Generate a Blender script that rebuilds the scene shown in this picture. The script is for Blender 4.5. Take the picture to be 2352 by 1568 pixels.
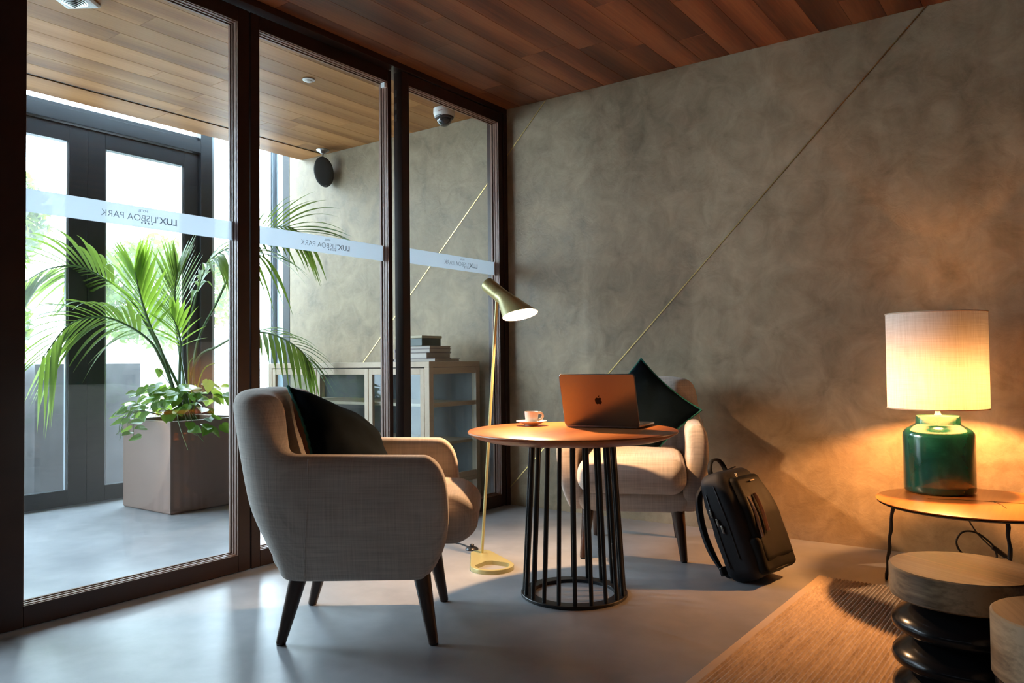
import bpy, bmesh, math, random
from mathutils import Vector, Matrix, noise
R = math.radians
rnd = random.Random(7)
sc = bpy.context.scene
col = sc.collection
for o in list(bpy.data.objects): bpy.data.objects.remove(o)

# ------------------------------------------------------------------ camera
FPX, YAW, PITCH, ROLL = 1782.05, -.623455, .0270439, -.0107658
CAM = Vector((2.9064, -3.9396, .886))
_F = Vector((math.sin(YAW)*math.cos(PITCH), math.cos(YAW)*math.cos(PITCH), math.sin(PITCH)))
_r = Vector((math.cos(YAW), -math.sin(YAW), 0)); _u = _r.cross(_F)
_R = _r*math.cos(ROLL) + _u*math.sin(ROLL); _U = _u*math.cos(ROLL) - _r*math.sin(ROLL)
cd = bpy.data.cameras.new('camera'); cd.sensor_width = 36; cd.lens = FPX/2352*36; cd.clip_start = .02
cam = bpy.data.objects.new('camera', cd); col.objects.link(cam)
M = Matrix((( _R.x, _U.x, -_F.x, CAM.x), (_R.y, _U.y, -_F.y, CAM.y), (_R.z, _U.z, -_F.z, CAM.z), (0, 0, 0, 1)))
cam.matrix_world = M
sc.camera = cam
def ray(x, y): return _F + _R*((x-1176)/FPX) - _U*((y-784)/FPX)
def at(x, y, d): return CAM + ray(x, y)*d                      # d = distance along the view axis
def on_z(x, y, z=0): d = ray(x, y); return CAM + d*((z-CAM.z)/d.z)
def on_x(x, y, X): d = ray(x, y); return CAM + d*((X-CAM.x)/d.x)
def on_y(x, y, Y): d = ray(x, y); return CAM + d*((Y-CAM.y)/d.y)

# ------------------------------------------------------------------ world, light, exposure
SKY = 25
w = bpy.data.worlds.new('world'); sc.world = w; w.use_nodes = True
bg = w.node_tree.nodes['Background']; bg.inputs[0].default_value = (.70, .86, 1, 1); bg.inputs[1].default_value = SKY
vs = sc.view_settings; vs.view_transform = 'Standard'; vs.look = 'None'; vs.gamma = 1; vs.use_curve_mapping = False
vs.exposure = 0.0
cy = sc.cycles
cy.use_denoising = True; cy.max_bounces = 10; cy.diffuse_bounces = 5; cy.glossy_bounces = 4; cy.transmission_bounces = 8
cy.transparent_max_bounces = 24; cy.sample_clamp_indirect = 6; cy.caustics_reflective = False; cy.caustics_refractive = False
def light(name, kind, loc, energy, color=(1,1,1), rot=None, **kw):
    l = bpy.data.lights.new(name, kind); l.energy = energy; l.color = color
    for k, v in kw.items(): setattr(l, k, v)
    o = bpy.data.objects.new(name, l); col.objects.link(o); o.location = loc
    if rot: o.rotation_euler = rot
    return o
CEIL = 2.484
FX = -2.31            # street facade plane
# portal that tells the renderer where the sky comes in
p = light('sky_portal', 'AREA', (FX-.08, -2.13, 1.52), 1, rot=(0, R(-90), 0), shape='RECTANGLE', size=3.05, size_y=4.4)
p.data.cycles.is_portal = True

# ------------------------------------------------------------------ materials
def hexlin(h):
    h = h.lstrip('#'); v = [int(h[i:i+2], 16)/255 for i in (0, 2, 4)]
    return tuple(x/12.92 if x <= .04045 else ((x+.055)/1.055)**2.4 for x in v)
class NT:
    def __init__(s, name):
        s.m = bpy.data.materials.new(name); s.m.use_nodes = True; s.t = s.m.node_tree; s.t.nodes.clear()
        s.out = s.n('ShaderNodeOutputMaterial')
    def n(s, typ, **kw):
        n = s.t.nodes.new(typ)
        for k, v in kw.items():
            if k.startswith('i_'): n.inputs[k[2:].replace('_', ' ')].default_value = v
            else: setattr(n, k, v)
        return n
    def l(s, a, b): s.t.links.new(a, b)
    def ramp(s, fac, stops):
        r = s.n('ShaderNodeValToRGB'); e = r.color_ramp.elements
        while len(e) < len(stops): e.new(.5)
        for q, (p_, c) in zip(e, stops): q.position = p_; q.color = (*c[:3], 1)
        s.l(fac, r.inputs[0]); return r.outputs[0]
    def coords(s, scale=(1,1,1), rot=(0,0,0), kind='Object', rand=0, loc=None):
        tc = s.n('ShaderNodeTexCoord'); mp = s.n('ShaderNodeMapping'); mp.inputs['Scale'].default_value = scale; mp.inputs['Rotation'].default_value = rot
        s.l(tc.outputs[kind], mp.inputs[0])
        if loc: mp.inputs['Location'].default_value = loc
        if rand:
            oi = s.n('ShaderNodeObjectInfo'); mu = s.n('ShaderNodeMath', operation='MULTIPLY'); mu.inputs[1].default_value = rand
            s.l(oi.outputs['Random'], mu.inputs[0]); cb = s.n('ShaderNodeCombineXYZ')
            for i in range(3): s.l(mu.outputs[0], cb.inputs[i])
            s.l(cb.outputs[0], mp.inputs['Location'])
        return mp.outputs[0]
    def noise(s, vec, scale, detail=4, rough=.55, dist=0):
        n = s.n('ShaderNodeTexNoise'); n.inputs['Scale'].default_value = scale; n.inputs['Detail'].default_value = detail
        n.inputs['Roughness'].default_value = rough; n.inputs['Distortion'].default_value = dist; s.l(vec, n.inputs['Vector']); return n.outputs['Fac']
    def mixc(s, fac, a, b, mode='MIX'):
        m = s.n('ShaderNodeMix', data_type='RGBA', blend_type=mode)
        for sock, v in ((m.inputs[0], fac), (m.inputs[6], a), (m.inputs[7], b)):
            if isinstance(v, (int, float)): sock.default_value = v
            elif isinstance(v, tuple): sock.default_value = (*v[:3], 1)
            else: s.l(v, sock)
        return m.outputs[2]
    def bsdf(s, color=None, rough=.5, metal=0, spec=.5, bump=None, bstr=.2, bdist=.01, **kw):
        b = s.n('ShaderNodeBsdfPrincipled')
        for nm, v in (('Base Color', color), ('Roughness', rough), ('Metallic', metal), ('Specular IOR Level', spec)):
            if v is None: continue
            if isinstance(v, tuple): b.inputs[nm].default_value = (*v[:3], 1)
            elif isinstance(v, (int, float)): b.inputs[nm].default_value = v
            else: s.l(v, b.inputs[nm])
        for k, v in kw.items():
            k = k.replace('_', ' ')
            b.inputs[k].default_value = (*v, 1) if isinstance(v, tuple) else v
        if bump is not None:
            bn = s.n('ShaderNodeBump'); bn.inputs['Strength'].default_value = bstr; bn.inputs['Distance'].default_value = bdist
            s.l(bump, bn.inputs['Height']); s.l(bn.outputs[0], b.inputs['Normal'])
        return b
    def done(s, shader): s.l(shader.outputs[0], s.out.inputs[0]); return s.m
def plain(name, c, rough=.5, metal=0, **kw):
    t = NT(name); return t.done(t.bsdf(c, rough, metal, **kw))
MT = {}
def m_concrete():
    t = NT('troweled_concrete'); v = t.coords()
    a = t.noise(v, 1.5, 8, .62, .5); b = t.noise(v, 7, 6, .65, .8); c = t.noise(t.coords((1, 1, .35)), 2.6, 5, .6, 1.2)
    base = t.ramp(a, [(.28, hexlin('#60533f')), (.48, hexlin('#8a7860')), (.72, hexlin('#b3a084'))])
    base = t.mixc(.55, base, t.ramp(c, [(.3, hexlin('#645540')), (.7, hexlin('#b5a284'))]))
    base = t.mixc(.36, base, t.ramp(b, [(.3, hexlin('#55462c')), (.7, hexlin('#bca98c'))]))
    r = t.ramp(b, [(.3, (.42,)*3), (.7, (.6,)*3)])
    return t.done(t.bsdf(base, r, 0, .35, bump=t.noise(v, 16, 8, .6, .6), bstr=.3, bdist=.012))
def m_floor():
    t = NT('polished_concrete_floor'); v = t.coords(loc=(.3, .7, .37))
    a = t.noise(v, 1.3, 5, .55, .2); b = t.noise(v, 7, 4, .55, .2)
    base = t.ramp(a, [(.28, hexlin('#80838a')), (.5, hexlin('#94979d')), (.74, hexlin('#a6a8ac'))])
    base = t.mixc(.26, base, t.ramp(b, [(.3, hexlin('#787b82')), (.7, hexlin('#babcc0'))]))
    r = t.ramp(t.noise(v, 2.5, 4, .6, .3), [(.3, (.29,)*3), (.7, (.38,)*3)])
    return t.done(t.bsdf(base, r, 0, .55, bump=t.noise(v, 9, 5, .55, .3), bstr=.035, bdist=.01))
def m_wood(name, dark, mid, light_, scale=(1, 1, 1), rough=.42, rand=0, hue=None, coords='Object', ring=.55, spec=.4, ct=(.25, .78)):
    """grain runs along local Y"""
    t = NT(name); v = t.coords((scale[0]*9, scale[1]*.7, scale[2]*9), kind=coords, rand=rand)
    n1 = t.noise(v, 1.0, 6, .6, 1.6); n2 = t.noise(t.coords((scale[0]*60, scale[1]*2.2, scale[2]*60), kind=coords, rand=rand), 1.5, 4, .6)
    wv = t.n('ShaderNodeTexWave', wave_type='BANDS', bands_direction='X'); t.l(v, wv.inputs[0]); wv.inputs['Scale'].default_value = ring*.22
    wv.inputs['Distortion'].default_value = 7; wv.inputs['Detail'].default_value = 3; wv.inputs['Detail Scale'].default_value = .8
    f = t.mixc(.45, n1, wv.outputs[0]); f = t.mixc(.35, f, n2)
    c = t.ramp(f, [(ct[0], dark), (.5, mid), (ct[1], light_)])
    if hue:
        oi = t.n('ShaderNodeObjectInfo')
        k = t.ramp(oi.outputs['Random'], [(0, (hue[0],)*3), (.5, (1, 1, 1)), (1, (hue[1], hue[1]*.96, hue[1]*.92))])
        c = t.mixc(1.0, c, k, 'MULTIPLY')
    return t.done(t.bsdf(c, rough, 0, spec, bump=n2, bstr=.06, bdist=.004))
def m_fabric(name, c1, c2, scale=900, dark=None):
    t = NT(name); tc = t.n('ShaderNodeTexCoord')
    wx = t.coords((260, 6, 6)); wz = t.coords((6, 6, 260)); wy = t.coords((6, 260, 6))
    f = t.mixc(.5, t.noise(wx, 1, 2), t.noise(wz, 1, 2)); f = t.mixc(.33, f, t.noise(wy, 1, 2))
    c = t.ramp(f, [(.32, c1), (.62, c2)])
    return t.done(t.bsdf(c, .92, 0, .15, bump=f, bstr=.25, bdist=.002, Sheen_Weight=.25, Sheen_Roughness=.5))
def m_glass(name, tint=(1, 1, 1), rough=0, ior=1.5, gain=1.0, dust=0):
    t = NT(name); tr = t.n('ShaderNodeBsdfTransparent'); tr.inputs[0].default_value = (*tint, 1)
    gl = t.n('ShaderNodeBsdfGlossy'); gl.inputs['Roughness'].default_value = rough
    lw = t.n('ShaderNodeLayerWeight'); lw.inputs[0].default_value = .5            # Schlick reflectance of one glass face
    pw = t.n('ShaderNodeMath', operation='POWER'); pw.inputs[1].default_value = 5; t.l(lw.outputs['Facing'], pw.inputs[0])
    mu = t.n('ShaderNodeMath', operation='MULTIPLY_ADD'); mu.inputs[1].default_value = .96; mu.inputs[2].default_value = .04*gain; mu.use_clamp = True; t.l(pw.outputs[0], mu.inputs[0])
    mx = t.n('ShaderNodeMixShader'); t.l(mu.outputs[0], mx.inputs[0]); t.l(tr.outputs[0], mx.inputs[1]); t.l(gl.outputs[0], mx.inputs[2])
    if dust:
        df = t.n('ShaderNodeBsdfTranslucent'); df.inputs[0].default_value = (.9, .9, .9, 1)
        nz = t.noise(t.coords((1, 1, 1)), 5, 6, .65); k = t.n('ShaderNodeMath', operation='MULTIPLY'); k.inputs[1].default_value = dust; t.l(nz, k.inputs[0])
        m2 = t.n('ShaderNodeMixShader'); t.l(k.outputs[0], m2.inputs[0]); t.l(mx.outputs[0], m2.inputs[1]); t.l(df.outputs[0], m2.inputs[2]); mx = m2
    return t.done(mx)
def m_film(name, c, clear):
    t = NT(name); d = t.n('ShaderNodeBsdfDiffuse'); d.inputs[0].default_value = (*c, 1); tl = t.n('ShaderNodeBsdfTranslucent'); tl.inputs[0].default_value = (*c, 1)
    a = t.n('ShaderNodeMixShader'); a.inputs[0].default_value = .62; t.l(d.outputs[0], a.inputs[1]); t.l(tl.outputs[0], a.inputs[2])
    tr = t.n('ShaderNodeBsdfTransparent'); b = t.n('ShaderNodeMixShader'); b.inputs[0].default_value = clear
    t.l(a.outputs[0], b.inputs[1]); t.l(tr.outputs[0], b.inputs[2]); return t.done(b)
def m_leaf(name, c1, c2, trans=.45, rough=.35, scale=6):
    t = NT(name); oi = t.n('ShaderNodeObjectInfo')
    nz = t.noise(t.coords(), scale, 3); f = t.mixc(.5, nz, oi.outputs['Random']); c = t.ramp(f, [(.25, c1), (.75, c2)])
    b = t.bsdf(c, rough, 0, .4); tl = t.n('ShaderNodeBsdfTranslucent'); t.l(t.mixc(.5, c, (.45, .62, .06)), tl.inputs[0])
    mx = t.n('ShaderNodeMixShader'); mx.inputs[0].default_value = trans; t.l(b.outputs[0], mx.inputs[1]); t.l(tl.outputs[0], mx.inputs[2]); return t.done(mx)
def m_emit(name, c, s):
    t = NT(name); e = t.n('ShaderNodeEmission'); e.inputs[0].default_value = (*c, 1); e.inputs[1].default_value = s; return t.done(e)
def m_shade():
    t = NT('linen_lampshade'); f = t.mixc(.5, t.noise(t.coords((8, 8, 500)), 1, 2), t.noise(t.coords((200, 200, 10)), 1, 2))
    c = t.ramp(f, [(.3, (.62, .58, .52)), (.65, (.84, .82, .78))])
    d = t.n('ShaderNodeBsdfDiffuse'); t.l(c, d.inputs[0]); tl = t.n('ShaderNodeBsdfTranslucent'); t.l(c, tl.inputs[0])
    mx = t.n('ShaderNodeMixShader'); mx.inputs[0].default_value = .062; t.l(d.outputs[0], mx.inputs[1]); t.l(tl.outputs[0], mx.inputs[2]); return t.done(mx)
def m_rug():
    t = NT('jute_weave'); v = t.coords((1, 1, 1)); n = t.noise(t.coords((120, 40, 40)), 1, 4, .7); n2 = t.noise(t.coords((40, 3, 3)), 1, 3)
    f = t.mixc(.4, n, n2); c = t.ramp(f, [(.28, (.22, .155, .11)), (.42, (.50, .395, .305)), (.66, (.78, .66, .54))])
    return t.done(t.bsdf(c, .95, 0, .1, bump=n, bstr=.6, bdist=.004))
def m_ceramic():
    t = NT('green_glaze'); v = t.coords(); n = t.noise(v, 9, 5, .6, .6); c = t.ramp(n, [(.3, (.003, .035, .026)), (.6, (.006, .075, .052)), (.8, (.02, .14, .10))])
    return t.done(t.bsdf(c, .16, 0, .6, bump=t.noise(v, 14, 6, .6), bstr=.22, bdist=.006, Coat_Weight=.6, Coat_Roughness=.05))
def m_velvet():
    t = NT('navy_velvet'); n = t.noise(t.coords(), 6, 4, .6, 1); c = t.ramp(n, [(.3, (.002, .004, .005)), (.7, (.004, .008, .012))])
    return t.done(t.bsdf(c, .9, 0, .02, Sheen_Weight=.012, Sheen_Roughness=.4, Sheen_Tint=(.25, .5, .7)))
def build_materials():
    MT['concrete'] = m_concrete(); MT['floor'] = m_floor()
    MT['plank'] = m_wood('walnut_plank', (.085, .022, .007), (.165, .050, .016), (.26, .090, .032), rand=37, hue=(.70, 1.25), rough=.45, ct=(.33, .69))
    MT['plank_lobby_lit'] = m_wood('lit_walnut_plank', (.20, .082, .024), (.33, .150, .050), (.44, .220, .084), rand=37, hue=(.84, 1.14), rough=.5, spec=.15)  # same walnut as the room planks, colour lightened to carry the lobby daylight
    MT['frame'] = m_wood('stained_timber', (.012, .004, .002), (.030, .010, .005), (.056, .020, .010), (1, 1, .08), rough=.38)
    MT['frame_edge'] = m_wood('lit_timber_bead', (.13, .06, .036), (.22, .112, .072), (.30, .17, .115), (1, 1, .08), rough=.4)  # frame timber with daylight painted in as a lighter colour
    MT['table'] = m_wood('oiled_cherry', (.22, .060, .012), (.37, .115, .024), (.47, .165, .040), (.8, 1, .8), rough=.32, spec=.5, ct=(.34, .68))
    MT['oak'] = m_wood('pale_oak', (.48, .36, .255), (.56, .43, .31), (.64, .51, .385), (.5, .5, .5), rough=.5)
    MT['sidetable'] = m_wood('honey_oak', (.34, .11, .02), (.48, .175, .036), (.56, .23, .055), (1, 1, 1), rough=.33)
    MT['stool'] = m_wood('weathered_mango', (.035, .02, .011), (.14, .092, .052), (.27, .19, .115), (1.3, 1, 1.3), rough=.36, ct=(.37, .64))
    MT['legwood'] = m_wood('dark_beech', (.018, .008, .005), (.04, .018, .011), (.07, .034, .02), (1, 1, .1), rough=.3)
    MT['fabric'] = m_fabric('greige_linen', (.36, .305, .262), (.60, .52, .455))
    MT['velvet'] = m_velvet(); MT['tan'] = plain('tan_leather', (.30, .185, .12), .5); MT['teal'] = plain('teal_braid', (.01, .16, .13), .7)
    MT['black_metal'] = plain('black_powder_coat', (.012, .012, .013), .38, .3); MT['black_gloss'] = plain('black_lacquer', (.005, .005, .006), .22, spec=.28)
    MT['black_plastic'] = plain('black_plastic', (.012, .012, .014), .35); MT['rubber'] = plain('black_rubber', (.008, .008, .008), .6)
    MT['brass'] = plain('brass_inlay', (.62, .44, .17), .3, 1)
    MT['lampmetal'] = plain('satin_brass_lacquer', (.56, .50, .23), .36, .35); MT['enamel'] = plain('white_enamel', (.9, .88, .82), .5)
    MT['glass'] = m_glass('clear_glass', (.97, .985, .98)); MT['glass_street'] = m_glass('street_glass', (.96, .98, .98), dust=.05)
    MT['glass_cab'] = m_glass('cabinet_glass', (.93, .96, .96), gain=1.5)
    MT['film'] = m_film('frosted_film', (.74, .79, .84), .10); MT['film_text'] = m_film('etched_lettering', (.42, .45, .48), .2)
    MT['steel'] = plain('brushed_steel', (.62, .62, .62), .3, 1); MT['chrome'] = plain('chrome', (.8, .8, .8), .12, 1)
    MT['grey_alu'] = plain('anthracite_aluminium', (.028, .032, .038), .42, .2); MT['light_alu'] = plain('silver_aluminium', (.42, .47, .52), .4, .3)
    MT['white'] = plain('white_plastic', (.78, .77, .74), .4); MT['china'] = plain('white_china', (.85, .82, .78), .18, Coat_Weight=.4)
    MT['laptop'] = plain('space_grey_aluminium', (.20, .20, .21), .30, 1); MT['screen'] = plain('dark_glass', (.006, .006, .007), .08)
    MT['logo'] = plain('polished_black', (.004, .004, .004), .35, spec=.15)
    MT['keys'] = plain('key_black', (.01, .01, .011), .5)
    MT['speaker'] = plain('speaker_cloth', (.018, .019, .020), .85)
    MT['dome'] = plain('smoked_dome', (.02, .02, .022), .05, Coat_Weight=1.0)
    MT['coffee'] = plain('coffee', (.02, .008, .003), .1)
    MT['shade'] = m_shade(); MT['ceramic'] = m_ceramic(); MT['rug'] = m_rug(); MT['tape'] = plain('cotton_binding', (.64, .52, .39), .9)
    MT['planter'] = plain('bronze_planter', (.25, .165, .135), .42, .2); MT['soil'] = plain('soil', (.03, .02, .012), .95)
    MT['palm'] = m_leaf('palm_leaf', (.020, .070, .024), (.095, .18, .050), .30, .36); MT['palm_y'] = m_leaf('young_palm_leaf', (.07, .18, .02), (.16, .29, .04), .5, .36)
    MT['stem'] = plain('palm_stem', (.06, .12, .03), .45); MT['vine'] = plain('vine_stem', (.10, .15, .05), .5)
    MT['pothos'] = m_leaf('pothos_leaf', (.035, .12, .015), (.11, .26, .035), .35, .28)
    MT['hedge'] = m_leaf('hedge_leaf', (.010, .030, .006), (.055, .095, .018), .35, .4); MT['bark'] = plain('pale_bark', (.34, .28, .22), .8)
    MT['render'] = plain('white_render', (.82, .84, .86), .8); MT['pavement'] = plain('pale_paving', (.6, .6, .6), .7)
    MT['plaster'] = plain('dark_plaster', (.20, .165, .13), .8); MT['boxgrey'] = plain('zinc_grey', (.055, .053, .060), .5)
    MT['nylon'] = plain('black_nylon', (.009, .009, .012), .68, spec=.25); MT['leather'] = plain('black_leather', (.005, .0046, .0042), .6, spec=.12)
    MT['zip'] = plain('gunmetal', (.35, .33, .31), .25, 1); MT['copper'] = plain('leather_trim', (.36, .22, .14), .35)
    MT['paper'] = plain('paper_edges', (.55, .50, .45), .8); MT['book1'] = plain('mauve_cloth', (.33, .28, .29), .7); MT['book2'] = plain('taupe_cloth', (.30, .25, .23), .7); MT['book3'] = plain('grey_cloth', (.36, .34, .35), .7)
    MT['bookbox'] = plain('dark_green_box', (.02, .035, .03), .35); MT['lid'] = plain('sand_lid', (.45, .38, .26), .6)
    MT['dark'] = plain('dark_gap', (.008, .008, .009), .6)
    MT['bulb'] = m_emit('warm_bulb', (1, .62, .30), 60); MT['bulb_cap'] = m_emit('warm_bulb_cap', (1, .58, .24), 40)
    MT['cabback'] = plain('slate_back_panel', (.075, .085, .10), .5); MT['red_print'] = plain('red_print', (.35, .06, .04), .5)
    MT['pot'] = plain('stoneware', (.35, .33, .3), .5)
build_materials()

# ------------------------------------------------------------------ geometry helpers
class MB:
    def __init__(s): s.v = []; s.f = []
    def add(s, vs, fs):
        b = len(s.v); s.v += [Vector(v) for v in vs]; s.f += [tuple(b+i for i in f) for f in fs]; return s
    def box(s, a, b):
        x0, x1 = sorted((a[0], b[0])); y0, y1 = sorted((a[1], b[1])); z0, z1 = sorted((a[2], b[2]))
        return s.add([(x0,y0,z0),(x1,y0,z0),(x1,y1,z0),(x0,y1,z0),(x0,y0,z1),(x1,y0,z1),(x1,y1,z1),(x0,y1,z1)],
                     [(0,3,2,1),(4,5,6,7),(0,1,5,4),(1,2,6,5),(2,3,7,6),(3,0,4,7)])
    def loft(s, loops, caps=(True, True), closed=True):
        n = len(loops[0]); b = len(s.v)
        for l in loops: s.v += [Vector(p) for p in l]
        for i in range(len(loops)-1):
            for j in range(n if closed else n-1):
                k = (j+1) % n; s.f.append((b+i*n+j, b+i*n+k, b+(i+1)*n+k, b+(i+1)*n+j))
        if caps[0]: s.f.append(tuple(b+j for j in reversed(range(n))))
        if caps[1]: s.f.append(tuple(b+(len(loops)-1)*n+j for j in range(n)))
        return s
    def lathe(s, prof, n=40, o=(0,0,0), caps=(True, True), sx=1, sy=1):
        return s.loft([[(o[0]+r*sx*math.cos(2*math.pi*j/n), o[1]+r*sy*math.sin(2*math.pi*j/n), o[2]+z) for j in range(n)] for r, z in prof], caps)
    def tube(s, pts, rad, n=8, caps=(True, True), flat=1.0):
        pts = [Vector(p) for p in pts]; loops = []; up = None
        for i, p in enumerate(pts):
            t = (pts[min(i+1, len(pts)-1)] - pts[max(i-1, 0)]).normalized()
            if up is None:
                up = Vector((0,0,1)) if abs(t.z) < .9 else Vector((1,0,0))
            a = t.cross(up).normalized(); up = a.cross(t).normalized()
            r = rad(i/(len(pts)-1)) if callable(rad) else rad
            loops.append([p + a*(r*math.cos(2*math.pi*j/n)) + up*(r*flat*math.sin(2*math.pi*j/n)) for j in range(n)])
        return s.loft(loops, caps)
    def rbox(s, half, r, c=(0,0,0), seg=3, flat=4, warp=None):
        """box with rounded edges; warp(Vector)->Vector in local coordinates"""
        def axis(h):
            h2 = max(h-r, 1e-4); out = []
            for i in range(seg): a = math.pi/4*(1-i/seg); out.append(-h2-r*math.tan(a))
            for i in range(flat+1): out.append(-h2+2*h2*i/flat)
            for i in range(1, seg+1): a = math.pi/4*i/seg; out.append(h2+r*math.tan(a))
            return out
        ax = [axis(h) for h in half]; idx = {}; base = len(s.v)
        N = [len(a)-1 for a in ax]
        def vert(i, j, k):
            key = (i, j, k)
            if key not in idx:
                q = Vector((ax[0][i], ax[1][j], ax[2][k])); inn = Vector([max(-(h-r), min(h-r, q[m])) for m, h in enumerate(half)])
                d = q-inn; p = inn + (d.normalized()*r if d.length > 1e-9 else d)
                if warp: p = warp(p)
                idx[key] = len(s.v); s.v.append(p+Vector(c))
            return idx[key]
        for a in range(3):
            b_, c_ = (a+1) % 3, (a+2) % 3
            for side in (0, N[a]):
                for j in range(N[b_]):
                    for k in range(N[c_]):
                        q = []
                        for dj, dk in ((0,0),(1,0),(1,1),(0,1)):
                            ijk = [0,0,0]; ijk[a] = side; ijk[b_] = j+dj; ijk[c_] = k+dk; q.append(vert(*ijk))
                        s.f.append(tuple(q) if side else tuple(reversed(q)))
        return s
    def xf(s, m): s.v = [m @ v for v in s.v]; return s
    def mesh(s, name, mat, smooth=True, ang=40):
        me = bpy.data.meshes.new(name); me.from_pydata([tuple(v) for v in s.v], [], s.f); me.update()
        if mat is not None: me.materials.append(mat)
        bm = bmesh.new(); bm.from_mesh(me); bmesh.ops.recalc_face_normals(bm, faces=bm.faces); bm.to_mesh(me); bm.free()
        if smooth:
            for p_ in me.polygons: p_.use_smooth = True
            me.set_sharp_from_angle(angle=R(ang))
        return me
    def obj(s, name, mat, parent=None, smooth=True, ang=40, bevel=0, sub=0, loc=None, solid=0):
        me = s.mesh(name, MT[mat] if isinstance(mat, str) else mat, smooth, ang); o = bpy.data.objects.new(name, me); col.objects.link(o)
        if parent: o.parent = parent
        if loc: o.location = loc
        if solid: md = o.modifiers.new('solid', 'SOLIDIFY'); md.thickness = solid; md.offset = -1
        if bevel: md = o.modifiers.new('bevel', 'BEVEL'); md.width = bevel; md.segments = 2; md.limit_method = 'ANGLE'; md.angle_limit = R(50)
        if sub: md = o.modifiers.new('sub', 'SUBSURF'); md.levels = sub; md.render_levels = sub
        return o
def tag(o, label=None, cat=None, group=None, kind=None):
    if label: o['label'] = label
    if cat: o['category'] = cat
    if group: o['group'] = group
    if kind: o['kind'] = kind
    return o
def empty(name, loc=(0,0,0), rz=0, label=None, cat=None, group=None, kind=None):
    o = bpy.data.objects.new(name, None); col.objects.link(o); o.location = loc; o.rotation_euler = (0, 0, rz); o.empty_display_size = .05
    return tag(o, label, cat, group, kind)
def copy_tree(o, parent=None):
    c = o.copy(); col.objects.link(c); c.parent = parent
    for ch in [x for x in bpy.data.objects if x.parent == o]: copy_tree(ch, c)
    return c
def share(name, me, parent, loc=(0,0,0), rot=(0,0,0), scale=(1,1,1)):
    o = bpy.data.objects.new(name, me); col.objects.link(o); o.parent = parent; o.location = loc; o.rotation_euler = rot; o.scale = scale; return o
def bez(pts, n=24):
    """Catmull-Rom through pts"""
    P = [Vector(p) for p in pts]; P = [P[0]*2-P[1]] + P + [P[-1]*2-P[-2]]; out = []
    segs = len(P)-3
    for i in range(n+1):
        t = i/n*segs; k = min(int(t), segs-1); t -= k; a, b, c, d = P[k:k+4]
        out.append(.5*((2*b) + (c-a)*t + (2*a-5*b+4*c-d)*t*t + (3*b-a-3*c+d)*t**3))
    return out
def sstep(a, b, x):
    t = max(0, min(1, (x-a)/(b-a))); return t*t*(3-2*t)

# ------------------------------------------------------------------ setting: floor, walls, ceiling
RX, RY0 = 5.2, -6.2       # far sides of the room, out of view
MB().box((FX-.1, RY0-.1, -.12), (RX+.1, .2, 0)).obj('floor', 'floor', smooth=False)['kind'] = 'structure'
wb = MB().box((-2.08, 0, 0), (RX+.1, .15, CEIL+.6)).obj('wall_back', 'concrete', smooth=False); tag(wb, 'mottled grey brown troweled concrete wall with diagonal brass strips', kind='structure')
def strip(x0, z0, x1, z1):
    d = Vector((x1-x0, 0, z1-z0)).normalized(); n = Vector((-d.z, 0, d.x))*.0029
    a, b = Vector((x0, 0, z0)), Vector((x1, 0, z1)); vs = []
    for y in (-.0025, .004):
        for q in (a-n, b-n, b+n, a+n): vs.append((q.x, y, q.z))
    MB().add(vs, [(0,1,2,3),(7,6,5,4),(0,4,5,1),(1,5,6,2),(2,6,7,3),(3,7,4,0)]).obj('brass_strip', 'brass', wb, smooth=False)
strip(.345, 2.48, -2.07, .075+.02)          # passes behind the glass partition
strip(2.412, 2.483, 0.0, .060)
tag(MB().box((RX, RY0, 0), (RX+.15, 0, CEIL)).obj('wall_right', 'plaster', smooth=False), kind='structure')
tag(MB().box((0, RY0-.15, 0), (RX, RY0, CEIL)).obj('wall_front', 'plaster', smooth=False), kind='structure')
tag(MB().box((-2.4, RY0-.15, 0), (-.02, RY0, CEIL+.6)).obj('wall_lobby', 'plaster', smooth=False), kind='structure')
tag(MB().box((-.09, RY0, 0), (.02, -3.78, CEIL)).obj('wall_left', 'plaster', smooth=False), kind='structure')

ce = empty('ceiling', (0, 0, CEIL), kind='structure', label='walnut plank ceiling over room and lobby')
MB().box((-1.93, RY0, .014), (RX+.1, .0, .12)).obj('ceiling_deck', 'plank', ce, smooth=False)
def plank_mesh(wd, ln, mat):
    g = .0005; c = .0009
    b = MB(); lo = [(g+c, g+c, 0), (wd-g-c, g+c, 0), (wd-g-c, ln-g-c, 0), (g+c, ln-g-c, 0)]; mi = [(g, g, c), (wd-g, g, c), (wd-g, ln-g, c), (g, ln-g, c)]; hi = [(x, y, .016) for x, y, z in mi]
    b.loft([lo, mi, hi]); return b.mesh('plank', MT[mat], smooth=False)
PW = .150
LENS = (.72, .96, 1.2, 1.44)
for mat, xs in (('plank', [0.0+PW*i for i in range(0, 22)]), ('plank_lobby_lit', [-PW*(i+1) for i in range(0, 11)])):
    meshes = {L: plank_mesh(PW, L, mat) for L in LENS}
    wide = {}
    for i, x in enumerate(xs):
        y = -rnd.uniform(.12, 1.0)*1.0; first = True
        y = 0.0
        off = rnd.uniform(.2, 1.0)
        ymin = -3.0 if mat == 'plank' else -3.75
        k = 0
        while y > ymin:
            L = rnd.choice(LENS)
            if k == 0:
                L0 = round(off, 2)
                if L0 not in wide: wide[L0] = plank_mesh(PW, L0, mat)
                share('plank', wide[L0], ce, (x, y-L0, 0)); y -= L0
            else:
                share('plank', meshes[L], ce, (x, y-L, 0)); y -= L
            k += 1
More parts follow.
